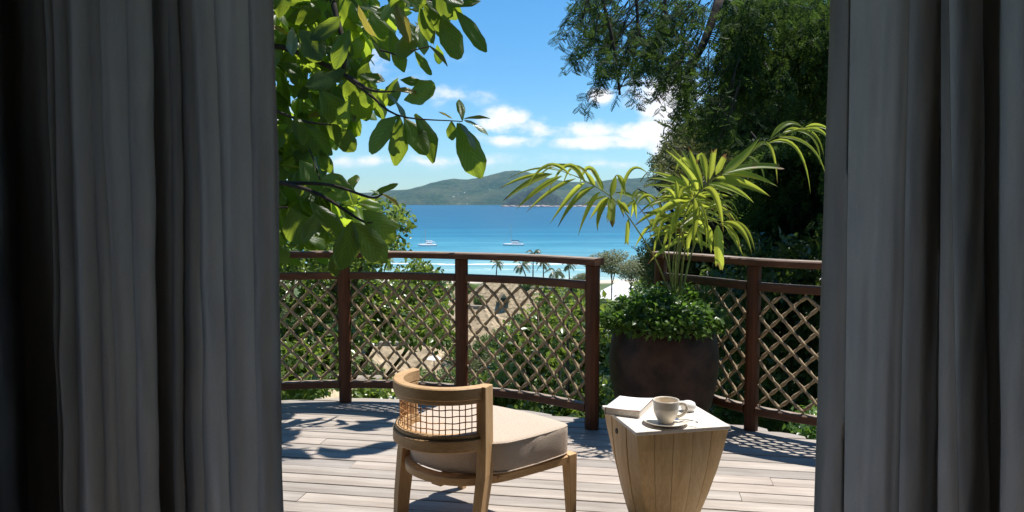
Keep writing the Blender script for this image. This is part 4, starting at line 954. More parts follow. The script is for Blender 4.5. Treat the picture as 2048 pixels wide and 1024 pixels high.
wv = tex(n, l, 420, 3, .8, (1, 1, .35)); wvb = tex(n, l, 420, 3, .8, (.35, .35, 1.2)); wv2 = tex(n, l, 8, 6, .7, (2.5, 2.5, .4))
wv = mixc(n, l, .5, wv, wvb)
cc = mixc(n, l, .75, ramp(n, l, wv2, [(.3, (.46, .44, .42)), (.7, (.56, .54, .51))]), ramp(n, l, wv, [(.3, (.82, .82, .82)), (.7, (1, 1, 1))]), 'MULTIPLY')
bk = n.new('ShaderNodeBump'); bk.inputs['Strength'].default_value = .22; bk.inputs['Distance'].default_value = .02; l.new(tex(n, l, 5, 7, .72, (2.2, 2.2, .55)), bk.inputs['Height']); l.new(bk.outputs[0], dif.inputs['Normal']); l.new(bk.outputs[0], trl.inputs['Normal'])
l.new(cc, dif.inputs[0]); ct = mixc(n, l, 1, cc, (.92, .85, .775), 'MULTIPLY'); l.new(ct, trl.inputs[0])
m1 = n.new('ShaderNodeMixShader'); m1.inputs[0].default_value = .66; l.new(dif.outputs[0], m1.inputs[1]); l.new(trl.outputs[0], m1.inputs[2])
m2 = n.new('ShaderNodeMixShader'); m2.inputs[0].default_value = .004; l.new(m1.outputs[0], m2.inputs[1]); l.new(trp.outputs[0], m2.inputs[2]); l.new(m2.outputs[0], n['Material Output'].inputs[0])
CURT = m
YC = 2.02
def cx(u, v): return P(u, v, YC).x
def span(Tp, Bp):
    zt_, zb_ = P(0, 0, YC).z, P(0, 1023, YC).z; To, Bo = [], []
    for a, c in zip(Tp, Bp):
        xa, xb = cx(a, 0), cx(c, 1023); sl = (xb - xa) / (zt_ - zb_)      # carry the slope on to the floor and the rail
        To.append(xa - sl * (2.5 - zt_) * .6); Bo.append(xb + sl * (zb_ - .02) * .6)
    return To, Bo
T_, B_ = span([-260, -190, -120, -60, -10, 20, 84, 108, 135, 180, 203, 255, 302, 335, 358, 385, 427, 497, 543], [-250, -170, -100, -40, -4, 60, 118, 132, 160, 212, 238, 278, 322, 350, 372, 410, 465, 516, 568])
OV_ = [q / 770 for q in (0, 20, 30, 20, 20, 56, 8, 5, 10, 4, 5, 6, 24, 8, 16, 5, 6, 3, -16)]
curtain(T_, B_, OV_, YC, 'dark grey linen curtain in deep folds left of the doorway', .05, 3, CURT)
T_, B_ = span([2260, 2180, 2110, 2060, 1998, 1960, 1893, 1880, 1818, 1700, 1665], [2270, 2190, 2120, 2070, 2004, 1985, 1925, 1880, 1800, 1690, 1632])
OV_ = [q / 770 for q in (0, -20, -12, -8, -52, -40, -3, -44, -14, -3, 14)]
curtain(T_, B_, OV_, YC, 'sheer grey linen curtain with pale vertical bands right of the doorway', .05, 5, CURT)
e = empty('curtain_rail', (0, YC, 2.56)); tag(e, 'slim metal curtain rail under the ceiling over the doorway', 'curtain rail')
MB().tube([(-1.9, 0, -.03), (1.95, 0, -.03)], .012, 8).obj('rod', STEEL, e)
for x in (-1.8, 0, 1.85): MB().tube([(x, 0, -.03), (x, 0, .045)], .006, 6).obj('bracket', STEEL, e)
# ------------------------------------------------------------------ lounge chair
def rotz(p, a): return (p[0] * math.cos(a) - p[1] * math.sin(a), p[0] * math.sin(a) + p[1] * math.cos(a))
CH = empty('lounge_chair', (-.258, 2.895, 0), R(-39)); tag(CH, 'low teak lounge chair with curved back of woven cane seen from behind', 'chair')
cyl, Rb = .032, .216
def arc(r, z, a0, a1, n_=30): return [Vector((r * math.cos(R(a0 + (a1 - a0) * i / n_)), cyl + r * math.sin(R(a0 + (a1 - a0) * i / n_)), z)) for i in range(n_ + 1)]
def rsec(hw, hh, c=.004): return [(-hw + c, -hh), (hw - c, -hh), (hw, -hh + c), (hw, hh - c), (hw - c, hh), (-hw + c, hh), (-hw, hh - c), (-hw, -hh + c)]
A0, A1 = 177, 355
mb = MB(); mb.sweep(arc(Rb - .018, .607, A0, A1), rsec(.020, .023)); tr = mb.obj('top_rail', TEAKH, CH)
mb = MB(); mb.sweep(arc(Rb - .021, .576, A0 + 2, A1 - 3), rsec(.0165, .0078, .002)); mb.obj('rail_lip', TEAKH, CH)
mb = MB(); mb.sweep(arc(Rb - .017, .418, A0, A1), rsec(.021, .0235)); mb.obj('bottom_rail', TEAKH, CH)
mb = MB(); mb.sweep(arc(Rb - .021, .4495, A0 + 2, A1 - 3), rsec(.0165, .0078, .002)); mb.obj('rail_lip', TEAKH, CH)
# cane weave
vm = MB().tube([(0, 0, .454), (0.0006, 0, .51), (0, 0, .572)], .0021, 6).mesh('cane', TWINE)
for i in range(23):
    a = R(A0 + 8 + (A1 - A0 - 18) * i / 22 + random.uniform(-.5, .5)); o = link('cane', vm, None, CH); r_ = Rb - .0235 + (.001 if i % 2 else -.001)
    o.location = (r_ * math.cos(a), cyl + r_ * math.sin(a), 0); o.rotation_euler = (0, 0, random.uniform(0, 3))
for k_, z in enumerate((.475, .4985, .5225, .547)):
    pts = arc(Rb - .0235, z, A0 + 5, A1 - 6, 60)
    for i, p in enumerate(pts): p.z += .0015 * math.sin(i * .7 + k_ * 2)
    MB().tube(pts, .0021, 6).obj('cane', TWINE, CH)
for a in (A0 + 4, A1 - 8):      # stiles at the ends of the weave
    mb = MB(); c_ = arc(Rb - .021, 0, a, a + 4, 2)[1]; M_ = Matrix.Translation((c_.x, c_.y, 0)) @ Matrix.Rotation(R(a + 2), 4, 'Z'); mb.box(-.014, .014, -.013, .013, .4575, .568, M_); mb.obj('stile', TEAK, CH, bevel=.002)
# logo plug
a = R(A0 + 42); c_ = Vector(((Rb + .0025) * math.cos(a), cyl + (Rb + .0025) * math.sin(a), .604)); M_ = Matrix.Translation(c_) @ Matrix.Rotation(a, 4, 'Z') @ Matrix.Rotation(PI / 2, 4, 'Y')
MB().lathe([(.001, .0005), (.009, .0005), (.0105, 0), (.0105, -.005)], 20, M_).obj('round_plug', DARKM, CH)
# legs
def leg(path, w, d, name='leg', rz=0):
    mb = MB(); vs = []; 
    for (x, y, z, s) in path:
        for (a_, b_) in ((-w, -d), (w, -d), (w, d), (-w, d)):
            q = rotz((a_ * s, b_ * s), rz); vs.append((x + q[0], y + q[1], z))
    n_ = len(path); fs = [(i * 4 + j, i * 4 + (j + 1) % 4, (i + 1) * 4 + (j + 1) % 4, (i + 1) * 4 + j) for i in range(n_ - 1) for j in range(4)] + [(3, 2, 1, 0), tuple((n_ - 1) * 4 + j for j in range(4))]
    mb.add(vs, fs); return mb.obj(name, TEAK, CH, bevel=.003)
leg([(.212, -.065, 0, .82), (.210, -.04, .14, .95), (.208, -.006, .30, 1.08), (.206, .0, .40, 1), (.202, .004, .629, .95)], .0185, .030, rz=R(12))
leg([(-.196, -.055, 0, .82), (-.203, -.035, .14, .95), (-.208, -.006, .30, 1.08), (-.204, .002, .38, 1), (-.199, .008, .583, .95)], .0185, .030, rz=R(-12))
for s in (1, -1): leg([(s * .300, .420, 0, .68), (s * .300, .412, .15, .86), (s * .300, .405, .258, 1), (s * .300, .405, .294, 1)], .021, .023, rz=R(-8 * s))
# seat frame: bowed round the back, straight at the front
back = catmull([(-.292, .385, .274), (-.255, .2, .274), (-.208, .045, .274), (-.12, -.062, .274), (0, -.09, .274), (.12, -.062, .274), (.208, .045, .274), (.255, .2, .274), (.292, .385, .274)], 48)
mb = MB(); mb.sweep(back, rsec(.021, .0165)); mb.obj('seat_frame', TEAKH, CH)
mb = MB(); mb.box(-.278, .278, .392, .424, .258, .291); mb.obj('front_rail', TEAK, CH, bevel=.003)
for y in (.06, .15, .24, .33): MB().box(-.235 - (y - .06) * .12, .235 + (y - .06) * .12, y - .02, y + .02, .272, .283).obj('seat_slat', TEAK, CH, bevel=.002)
MB().box(-.025, .025, -.05, .392, .222, .256).obj('stretcher', TEAK, CH, bevel=.003)
# cushion, lies on the frame
CU = empty('seat_cushion', (-.258, 2.895, .2945), R(-39)); tag(CU, 'thick beige linen cushion on the teak chair seat', 'cushion')
out_ = []
base_ = [(-.312, .415), (-.225, .03)]; 
pts2 = catmull([(-.312, .40, 0), (-.290, .22, 0), (-.262, .09, 0), (-.236, .040, 0), (-.168, -.022, 0), (-.09, -.066, 0), (0, -.078, 0), (.09, -.066, 0), (.168, -.022, 0), (.236, .040, 0), (.262, .09, 0), (.290, .22, 0), (.312, .40, 0)], 60)
fr = [Vector((.312 - .624 * i / 24, .40 + .032 * math.sin(PI * i / 24), 0)) for i in range(1, 24)]
ol = [p for p in pts2] + fr; cen = Vector((0, .18, 0))
# round the two front corners a little by averaging
for _ in range(2): ol = [ol[i] * .5 + ol[i - 1] * .25 + ol[(i + 1) % len(ol)] * .25 for i in range(len(ol))]
rings = [(.94, .003), (.98, .0), (.996, .004), (1.0, .012), (1.004, .05), (1.006, .092), (1.003, .110), (.995, .116), (.982, .119), (.93, .122), (.8, .125), (.55, .128), (.25, .129)]
mb = MB(); vs = []; K_ = len(ol)
for (s, z) in rings:
    for i, p in enumerate(ol):
        q = cen + (p - cen) * s; wob = .0022 * mn.noise(Vector((q.x * 16, q.y * 16, z * 30))) + .004 * mn.noise(Vector((q.x * 5, q.y * 5, z * 9)))
        d_ = (p - cen).normalized(); q = q + d_ * (wob + 0.0007 * math.sin(i * 2.1 + 3 * mn.noise(Vector((i * .4, 0, z * 20)))) * (1 if .02 < z < .115 else 0)) * (1 if s > .95 else 0); vs.append((q.x, q.y, z + (wob * .8 if s < .95 else 0)))
vs.append((0, .18, .129)); vs.append((0, .18, .006))
fs = [(j * K_ + i, j * K_ + (i + 1) % K_, (j + 1) * K_ + (i + 1) % K_, (j + 1) * K_ + i) for j in range(len(rings) - 1) for i in range(K_)]
fs += [((len(rings) - 1) * K_ + i, (len(rings) - 1) * K_ + (i + 1) % K_, len(rings) * K_) for i in range(K_)] + [((i + 1) % K_, i, len(rings) * K_ + 1) for i in range(K_)]
mb.add(vs, fs); mb.obj('cover', LINEN, CU, True)
for z, s in ((.1145, 1.0), (.006, 1.0)):
    MB().tube([(cen + (p - cen) * s) + Vector((0, 0, z)) for p in ol] + [(cen + (ol[0] - cen) * s) + Vector((0, 0, z))], .0022, 6).obj('seam', LINEN, CU, True)

# ------------------------------------------------------------------ side table
TC = Vector((.602, 3.011, 0)); TB = empty('side_table', TC, math.atan2(.082, .375)); tag(TB, 'teak drum side table of tapering staves with a square top', 'side table')
HT = .45; hs = .191
def tprof(z):
    t = 1 - z / HT; return float(np.interp(z, [0, .05, .10, .17, .28, .37, .45], [.58, .675, .745, .835, .94, .985, 1.0]))
def tcurve(side, f, z, inset=0):
    # point on side (0 front,1 right,2 back,3 left), f -1..1 ; the plan goes from square at the top to rounded below
    s = tprof(z) * (hs - inset); t = 1 - z / HT; rnd = min(1, t * 1.15) ** .8
    x, y = f * s, -s * (1 + .0 * t)
    a = math.atan2(f, 1); cr_ = s * 1.06; xr, yr = cr_ * math.sin(a), -cr_ * math.cos(a)
    x = x + (xr - x) * rnd * .8; y = y + (yr - y) * rnd * .8
    return rotz((x, y), side * PI / 2)
MB().box(-hs, hs, -hs, hs, HT - .014, HT).obj('tabletop', TOPW, TB, bevel=.0015, seg=1)
zz = [0.0, .04, .08, .12, .17, .22, .27, .32, .37, .41, HT - .0145]
for side in range(4):
    cuts = [-1, -.62, -.22, .2, .62, 1] if side % 2 == 0 else [-1, -.45, -.02, .42, 1]
    for ci, (f0, f1) in enumerate(zip(cuts, cuts[1:])):
        mb = MB(); vs = []; step = .0028 * ((ci % 2) if side % 2 else .15 * (ci % 2)); g_ = .004
        for z in zz:
            for (f, ins) in ((f0 + g_, .0009 + step), (f0 + g_ + .02, .0004 + step), ((f0 + f1) / 2, 0.0 + step), (f1 - g_ - .02, .0004 + step), (f1 - g_, .0009 + step), (f1 - g_, .026), (f0 + g_, .026)):
                x, y = tcurve(side, f, z, ins + .0015); vs.append((x, y, z))
        k_ = 7; fs = [(j * k_ + i, j * k_ + (i + 1) % k_, (j + 1) * k_ + (i + 1) % k_, (j + 1) * k_ + i) for j in range(len(zz) - 1) for i in range(k_)] + [tuple(range(k_))[::-1], tuple((len(zz) - 1) * k_ + i for i in range(k_))]
        mb.add(vs, fs); mb.obj('stave', STAVE, TB)
x, y = tcurve(3, .15, .392, .0); 
M_ = Matrix.Translation((-hs * tprof(.39) - .0012, .02, .392)) @ Matrix.Rotation(-PI / 2, 4, 'Y'); MB().lathe([(.0005, .001), (.0095, .001), (.0105, 0), (.0105, -.004)], 20, M_).obj('round_plug', DARKM, TB)

# book
BC = Vector((.478, 3.082, HT + .001)); bz = math.atan2(-.062, .131)
BK = empty('book', BC, bz); tag(BK, 'thick white paperback book lying on the corner of the side table', 'book')
w2, h2, th = .0725, .1, .03
MB().box(-w2 + .003, w2 - .002, -h2 + .002, h2 - .002, .0012, th - .004).obj('page_block', PAGES, BK, bevel=.001)
MB().box(-w2, w2, -h2, h2, 0, .001).obj('back_cover', PAPER, BK)
MB().box(-w2 - .001, -w2 + .0012, -h2, h2, .0011, th - .0025).obj('spine', PAPER, BK, bevel=.0005)
def sheet(z0, lift, th_, m, name, ww=w2):
    V = []; nx_, ny_ = 14, 8
    for j in range(ny_ + 1):
        for i in range(nx_ + 1):
            fx, fy = i / nx_, j / ny_; z = z0 + lift * (fx ** 2.4) * (.25 + .75 * fy) - .0015 * math.sin(PI * fx) ; V.append((-w2 + 2 * ww * fx, -h2 + 2 * h2 * fy, z))
    k_ = nx_ + 1; top = len(V); V += [(x, y, z + th_) for x, y, z in V]
    fs = []
    for j in range(ny_):
        for i in range(nx_):
            a_ = j * k_ + i; fs.append((a_ + k_, a_ + k_ + 1, a_ + 1, a_)); fs.append((top + a_, top + a_ + 1, top + a_ + k_ + 1, top + a_ + k_))
    for i in range(nx_): fs.append((i, i + 1, top + i + 1, top + i)); a_ = ny_ * k_ + i; fs.append((a_ + 1, a_, top + a_, top + a_ + 1))
    for j in range(ny_): a_ = j * k_; fs.append((a_ + k_, a_, top + a_, top + a_ + k_)); a_ = j * k_ + nx_; fs.append((a_, a_ + k_, top + a_ + k_, top + a_))
    o = MB().add(V, fs).obj(name, m, BK, True); return o
sheet(th - .0035, .003, .0004, ORANGE, 'flyleaf', w2 - .001); fc = sheet(th - .0022, .0065, .0008, PAPER, 'front_cover')
mb = MB()
for i in range(5): mb.add([(-.018 + i * .007, .0, th + .0003), (-.014 + i * .007, .001, th + .0003), (-.0135 + i * .007, .004 + .002 * (i % 2), th + .0003), (-.0175 + i * .007, .003, th + .0003)], [(0, 1, 2, 3)])
mb.obj('cover_print', INK, fc).location.z = .0012

# saucer, cup, spoon, bowl
SC = Vector((.588, 2.892, HT)); SA = tag(empty('saucer', SC), 'cream stoneware saucer under the coffee cup', 'saucer')
mb = MB(); mb.lathe([(.001, .001), (.046, .001), (.048, .003), (.080, .0115), (.086, .0145), (.0865, .0165), (.084, .0165), (.078, .0135), (.05, .006), (.028, .0055), (.001, .0055)], 40); mb.obj('dish', CREAM, SA, True)
CP = tag(empty('coffee_cup', SC + Vector((0, 0, .0058)), R(8)), 'cream ribbed stoneware coffee cup with a ring handle', 'cup')
mb = MB(); pr = [(.001, .003), (.022, .002), (.026, .0), (.028, .0025), (.029, .006), (.0385, .022), (.0455, .040), (.0480, .056)]
for i in range(7): pr += [(.0484 + i * .00015, .058 + i * .0035), (.0478 + i * .00015, .0597 + i * .0035)]
pr += [(.0495, .083), (.0500, .0865), (.0490, .0885), (.0472, .0875), (.0460, .083), (.0445, .055), (.036, .025), (.02, .012), (.001, .010)]
mb.lathe(pr, 44); mb.obj('bowl', CREAM, CP, True)
MB().lathe([(.001, .060), (.0447, .060)], 32).obj('coffee', plain('milk_foam', (.55, .42, .27), .6, .15, 60), CP)
hp = catmull([(.0445, 0, .068), (.062, 0, .071), (.077, 0, .064), (.082, 0, .048), (.074, 0, .033), (.058, 0, .024), (.0395, 0, .022)], 26)
mb = MB(); mb.sweep(hp, [(math.cos(a_) * .0075, math.sin(a_) * .0042) for a_ in np.linspace(0, 2 * PI, 11)[:-1]], up=Vector((0, 1, 0)), scale=lambda t: 1.15 - .3 * math.sin(PI * t)); mb.obj('handle', CREAM, CP, True)
SPn = tag(empty('teaspoon', SC + Vector((.052, .0, .0165)), R(-35)), 'small steel teaspoon resting on the right of the saucer', 'spoon')
mb = MB(); mb.lathe([(.001, -.004), (.006, -.003), (.0105, 0), (.0112, .0006), (.0098, .0005), (.006, -.0022), (.001, -.0030)], 18); mb.v = [(x * 1.5 - .015, y, z) for x, y, z in mb.v]; mb.obj('bowl', STEEL, SPn, True)
mb = MB(); mb.sweep([(-.001, 0, .001), (.02, 0, .004), (.05, 0, .0045), (.075, 0, .001)], [(-.002, -.0008), (.002, -.0008), (.002, .0008), (-.002, .0008)], scale=lambda t: .8 + t); mb.obj('handle', STEEL, SPn, True)
q = G(1376, 822, HT); SB = tag(empty('sugar_bowl', q), 'little rounded white lidded bowl behind the coffee cup', 'bowl')
mb = MB(); mb.lathe([(.001, 0), (.020, 0), (.0225, .003), (.028, .010)], 28); mb.obj('foot', WHITE, SB, True)
mb = MB(); mb.lathe([(.0285, .0102), (.031, .016), (.031, .026), (.027, .035), (.016, .041), (.001, .043)], 28); mb.obj('lid', WHITE, SB, True)

# ------------------------------------------------------------------ pot, ground cover, palm
PC = Vector((.882, 4.43, 0)); PT_ = tag(empty('plant_pot', PC), 'large round dark brown glazed plant pot by the gap in the railing', 'plant pot')
mb = MB(); mb.lathe([(.20, .001), (.222, .0), (.234, .02), (.276, .13), (.304, .26), (.314, .36), (.312, .44), (.298, .53), (.284, .59), (.274, .598), (.264, .59), (.264, .54)], 56); mb.obj('body', POTM, PT_, True)
MB().lathe([(.001, .57), (.264, .56)], 40).obj('soil', SOIL, PT_)
GCv = tag(empty('ground_cover', PC + Vector((0, 0, .565))), 'mass of small leafy ground cover spilling over the dark pot', 'plant')
n_ = 5200; th_ = rng.uniform(0, 2 * PI, n_); rr_ = .345 * np.sqrt(rng.uniform(0, 1, n_)); 
lum = np.array([mn.noise(Vector((math.cos(a) * r * 7, math.sin(a) * r * 7, 2))) for a, r in zip(th_, rr_)])
Hh_ = (.19 + .11 * lum) * (1 - (rr_ / .40) ** 2.4); zz_ = np.where(rr_ < .29, rng.uniform(.0, 1, n_) ** .6 * Hh_, (rng.uniform(-.25, 1, n_)) * np.maximum(Hh_, .08) * .9) + .02
xx_ = np.cos(th_) * rr_ * (1 + .10 * lum); yy_ = np.sin(th_) * rr_
keep = ~((rr_ > .28) & (zz_ < -.02) & (rng.uniform(0, 1, n_) < .7)); pos = np.stack([xx_ - .0, yy_, zz_], 1)[keep]; n_ = len(pos)
dr = np.stack([pos[:, 0] * 2, pos[:, 1] * 2, np.zeros(n_)], 1) + rng.normal(size=(n_, 3)) * .7; nr = rng.normal(size=(n_, 3)) * .45 + np.array([.1, -.1, .85])
o = link('foliage', scatter('foliage', pos, dr, nr, rng.uniform(.026, .054, n_), LEAF_V * np.array([1.1, 1, 1]), LEAF_F, POTLF), None, GCv); o['kind'] = 'stuff'
mb = MB()
for i in range(90):
    a, r = random.uniform(0, 2 * PI), random.uniform(.02, .26); q = Vector((math.cos(a) * r, math.sin(a) * r, -.005)); q2 = q + Vector((math.cos(a) * .09, math.sin(a) * .09, random.uniform(.08, .2))); mb.tube([q, q.lerp(q2, .5) + Vector((0, 0, .03)), q2], .0022, 5, .0012)
o = mb.obj('stem', PALMST, GCv); o['kind'] = 'stuff'

PL = tag(empty('potted_palm', PC + Vector((0, 0, .5))), 'young palm with long yellow green fronds growing from the dark pot', 'palm')
def wl(o): o.location = -PL.location; return o
def ribbon(parent, pts, w, blunt=0, face=Vector((0, -1, .4))):
    """one leaflet: a folded, creased ribbon along pts (world points)"""
    n_ = len(pts) - 1; V = []; uv = []
    for i, q in enumerate(pts):
        t = i / n_; T_ = (pts[min(i + 1, n_)] - pts[max(i - 1, 0)]).normalized(); s = T_.cross(face)
        if s.length < .05: s = T_.cross(Vector((1, 0, 0)))
        s.normalize(); u_ = s.cross(T_)
        if blunt: ww = w * .5 * (min(1, t * 3.5 + .10)) * (1 - .18 * t)
        else: ww = w * .5 * max(.03, (min(1, t * 4 + .10)) * (1 - max(0, (t - .35) / .65) ** 1.7))
        for (a_, b_) in ((-1, .34), (-.55, .13), (-.48, .03), (0, -.10), (.48, .03), (.55, .13), (1, .34)):
            rag = .05 * math.sin(a_ * 9 + w * 900) * (t > .99) * blunt
            V.append(q + s * ww * a_ + u_ * ww * b_ + T_ * rag * w * 8); uv.append((a_ * .5, t))
    fs = [(i * 7 + j, i * 7 + j + 1, (i + 1) * 7 + j + 1, (i + 1) * 7 + j) for i in range(n_) for j in range(6)]
    me = npmesh('leaflet', [tuple(v) for v in V], fs, PALMLF, False)
    ul = me.uv_layers.new(name='uv'); ids = np.zeros(len(me.loops), dtype=np.int32); me.loops.foreach_get('vertex_index', ids); ul.data.foreach_set('uv', np.array(uv, dtype=np.float32)[ids].ravel())
    return link('leaflet', me, None, parent)
def frond(ctrl, leaflets, m_stem=.006, spread=.10, thin=1.0):
    pts = catmull([P(*c) for c in ctrl], 40); fr_ = empty('frond', (0, 0, 0), 0, PL); fr_.location = -PL.location
    MB().tube(pts, m_stem, 7, m_stem * .3).obj('rachis', PALMST, fr_, True)
    for k_, L_ in enumerate(leaflets):
        w = L_[-1]; blunt = w < 0; w = abs(w); q0 = L_[0]; q2 = L_[-2]
        # the leaflet leaves the rachis at its nearest point, so its depth follows the frond
        best = min(pts, key=lambda p: (P(q0[0], q0[1], p.y) - p).length); d0 = best.y; d2 = d0 + random.uniform(-1, 1) * spread
        a = P(q0[0], q0[1], d0); c = P(q2[0], q2[1], d2)
        if len(L_) == 4: ap = P(L_[1][0], L_[1][1], (d0 + d2) / 2 + random.uniform(-.03, .03)); ctl = ap * 2 - (a + c) / 2
        else: ctl = (a + c) / 2 + Vector((0, 0, 1)) * (c - a).length * random.uniform(.06, .16)
        n_ = 10; path = []
        for i in range(n_ + 1):
            t = i / n_; path.append(a * (1 - t) ** 2 + ctl * 2 * t * (1 - t) + c * t * t)
        ribbon(fr_, path, w * thin / F * d0 * random.uniform(.95, 1.1), int(blunt), Vector((random.uniform(-.45, .45), -1, random.uniform(0, 1.0))))
    return fr_
# long frond arching left over the sea
frond([(1342, 600, 4.40), (1325, 550, 4.38), (1300, 499, 4.34), (1234, 405, 4.26), (1171, 362, 4.2), (1126, 343, 4.15), (1097, 331, 4.12)], [
 ((1105, 348), (996, 379), 8), ((1105, 348), (1005, 403), 14), ((1124, 352), (1032, 419), 13), ((1152, 357), (1052, 425), 9), ((1170, 366), (1140, 392), (1099, 449), 11), ((1189, 373), (1150, 400), (1115, 456), 11),
 ((1200, 384), (1178, 415), (1156, 472), 11), ((1214, 392), (1162, 413), 8), ((1217, 394), (1179, 440), 9), ((1218, 395), (1200, 425), (1195, 462), 11), ((1222, 395), (1221, 447), -20),
 ((1142, 352), (1095, 331), (1050, 382), 7), ((1170, 362), (1118, 330), (1060, 372), 7), ((1171, 363), (1134, 331), (1096, 386), 8), ((1190, 372), (1150, 333), (1124, 378), 7), ((1206, 382), (1178, 336), (1158, 374), 10),
 ((1170, 364), (1146, 338), 8), ((1190, 374), (1168, 342), 10), ((1206, 384), (1188, 346), 11), ((1222, 394), (1232, 350), 13), ((1232, 350), (1244, 365), (1251, 394), 11), ((1240, 404), (1262, 340), (1298, 350), 7),
 ((1234, 398), (1248, 435), 9), ((1240, 405), (1259, 428), 13), ((1257, 437), (1253, 488), -10), ((1228, 400), (1212, 440), 9), ((1120, 343), (1070, 338), (1012, 360), 5)], .0055)
frond([(1348, 600, 4.5), (1338, 540, 4.5), (1322, 487, 4.5), (1290, 430, 4.47), (1273, 409, 4.45), (1265, 398, 4.44)], [
 ((1265, 398), (1273, 440), 11), ((1263, 400), (1277, 378), 8), ((1272, 405), (1285, 388), (1310, 423), 11), ((1275, 408), (1300, 392), (1332, 431), 7), ((1267, 394), (1230, 386), 11), ((1318, 482), (1304, 440), (1300, 474), 9), ((1300, 450), (1269, 497), 6), ((1268, 400), (1262, 436), 9), ((1270, 402), (1246, 425), 8)], .0045)
# fan and broad leaflets of the main frond
frond([(1352, 600, 4.42), (1358, 520, 4.4), (1376, 440, 4.36), (1390, 396, 4.32), (1415, 368, 4.28), (1435, 353, 4.26), (1450, 344, 4.24)], [
 ((1385, 390), (1283, 371), 9), ((1382, 381), (1297, 357), 10), ((1379, 374), (1301, 343), 11), ((1391, 399), (1307, 396), 8), ((1395, 385), (1376, 346), (1330, 299), 14), ((1400, 380), (1382, 343), (1338, 290), 9), ((1402, 378), (1357, 293), 9), ((1405, 376), (1388, 330), (1376, 292), 15),
 ((1397, 384), (1372, 322), (1351, 343), 14), ((1413, 365), (1402, 312), (1392, 330), 15), ((1419, 359), (1427, 300), -14), ((1432, 349), (1451, 311), -13), ((1385, 396), (1360, 348), 16), ((1380, 393), (1366, 371), 11),
 ((1447, 346), (1482, 318), (1519, 276), 22), ((1447, 348), (1505, 334), (1563, 336), -19), ((1444, 349), (1500, 352), (1555, 373), 18), ((1429, 356), (1485, 366), (1540, 393), 17), ((1416, 368), (1465, 378), (1508, 406), 16), ((1412, 372), (1470, 392), 10)], .007, .16)
frond([(1350, 600, 4.38), (1352, 520, 4.3), (1362, 460, 4.24), (1374, 420, 4.18), (1388, 396, 4.12), (1407, 378, 4.06)], [
 ((1407, 378), (1432, 395), (1447, 465), 14), ((1388, 393), (1390, 440), (1385, 504), 13), ((1382, 400), (1352, 430), (1338, 496), 15), ((1380, 404), (1330, 415), (1302, 465), 12), ((1376, 412), (1332, 420), 8), ((1372, 430), (1400, 412), (1418, 470), 10), ((1366, 450), (1330, 440), (1316, 480), 9), ((1370, 440), (1405, 440), (1412, 500), 9), ((1378, 408), (1358, 416), (1352, 470), 11), ((1362, 466), (1335, 470), (1326, 520), 8)], .0055)
frond([(1358, 600, 4.42), (1366, 520, 4.38), (1385, 465, 4.3), (1410, 446, 4.22), (1435, 441, 4.15), (1452, 444, 4.1)], [
 ((1394, 456), (1404, 506), 12), ((1416, 450), (1422, 507), 13), ((1435, 450), (1440, 535), -21), ((1445, 450), (1462, 465), (1485, 510), 15), ((1450, 446), (1488, 455), (1510, 504), 9), ((1447, 444), (1482, 460), (1504, 510), 11), ((1430, 442), (1458, 424), (1479, 448), 8), ((1420, 442), (1452, 402), (1477, 430), 6), ((1410, 446), (1390, 424), (1366, 450), 9), ((1400, 450), (1380, 470), (1376, 520), 10), ((1385, 465), (1350, 452), (1322, 462), 11), ((1380, 470), (1340, 486), 8), ((1440, 446), (1470, 470), (1478, 500), 9)], .0055)
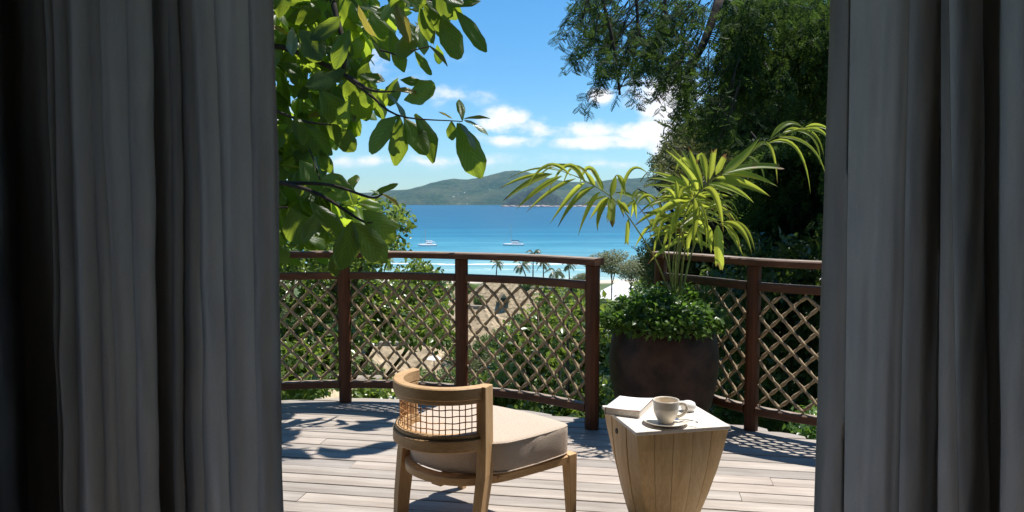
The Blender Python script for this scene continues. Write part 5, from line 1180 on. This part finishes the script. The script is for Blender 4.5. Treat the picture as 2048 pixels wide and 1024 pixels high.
# right frond with thin hanging leaflets
frond([(1362, 600, 4.55), (1385, 500, 4.6), (1430, 400, 4.62), (1470, 338, 4.6), (1504, 304, 4.55), (1541, 279, 4.5), (1575, 264, 4.45), (1610, 256, 4.4)], [
 ((1535, 287), (1592, 296), (1621, 387), 8), ((1557, 274), (1622, 296), (1655, 368), 9), ((1569, 268), (1622, 264), (1648, 315), 7), ((1607, 259), (1640, 262), (1662, 288), 9), ((1610, 255), (1640, 252), (1668, 268), 9), ((1541, 277), (1575, 247), (1607, 257), 12), ((1566, 265), (1590, 258), (1612, 266), 8),
 ((1504, 305), (1538, 292), (1555, 368), 10), ((1496, 312), (1520, 330), (1530, 372), 6), ((1590, 262), (1628, 280), (1640, 330), 6)], .006)
frond([(1346, 600, 4.42), (1340, 540, 4.36), (1338, 480, 4.3), (1350, 430, 4.25), (1356, 400, 4.22)], [
 ((1340, 480), (1318, 470), (1306, 520), 8), ((1345, 450), (1322, 430), (1305, 452), 9), ((1350, 430), (1375, 420), (1390, 470), 8), ((1355, 405), (1335, 380), (1312, 396), 8), ((1356, 400), (1372, 376), (1390, 400), 9), ((1342, 470), (1362, 465), (1368, 510), 8), ((1356, 402), (1352, 360), 10)], .005)
for st_, k_ in ((((1352, 600, 4.44), (1356, 520, 4.46), (1368, 440, 4.44), (1388, 400, 4.42), (1400, 384, 4.4)), 15), (((1360, 600, 4.40), (1366, 530, 4.38), (1376, 470, 4.34), (1400, 430, 4.3), (1422, 415, 4.26)), 13), (((1344, 600, 4.46), (1346, 530, 4.48), (1352, 470, 4.48), (1352, 420, 4.46), (1346, 392, 4.44)), 11)):
    ls_ = []
    for i in range(k_):
        t = .45 + .55 * i / (k_ - 1); c_ = catmull([Vector(q) for q in st_], 40)[int(t * 40)]; sg = 1 if i % 2 else -1
        ln = random.uniform(50, 95); an = random.uniform(-.5, .5); ex_, ey_ = c_.x + sg * ln * math.cos(an), c_.y + ln * math.sin(an) * .8 + random.uniform(0, 26)
        ls_.append(((c_.x, c_.y), ((c_.x + ex_) / 2, (c_.y + ey_) / 2 - random.uniform(4, 16)), (ex_, ey_), random.uniform(7, 14)))
    frond(st_, ls_, .005, .22)
MB().lathe([(.03, -.02), (.034, .03), (.022, .08), (.008, .12)], 12, Matrix.Translation(P(1350, 610, 4.42) - Vector(PL.location))).obj('crownshaft', PALMST, PL, True)
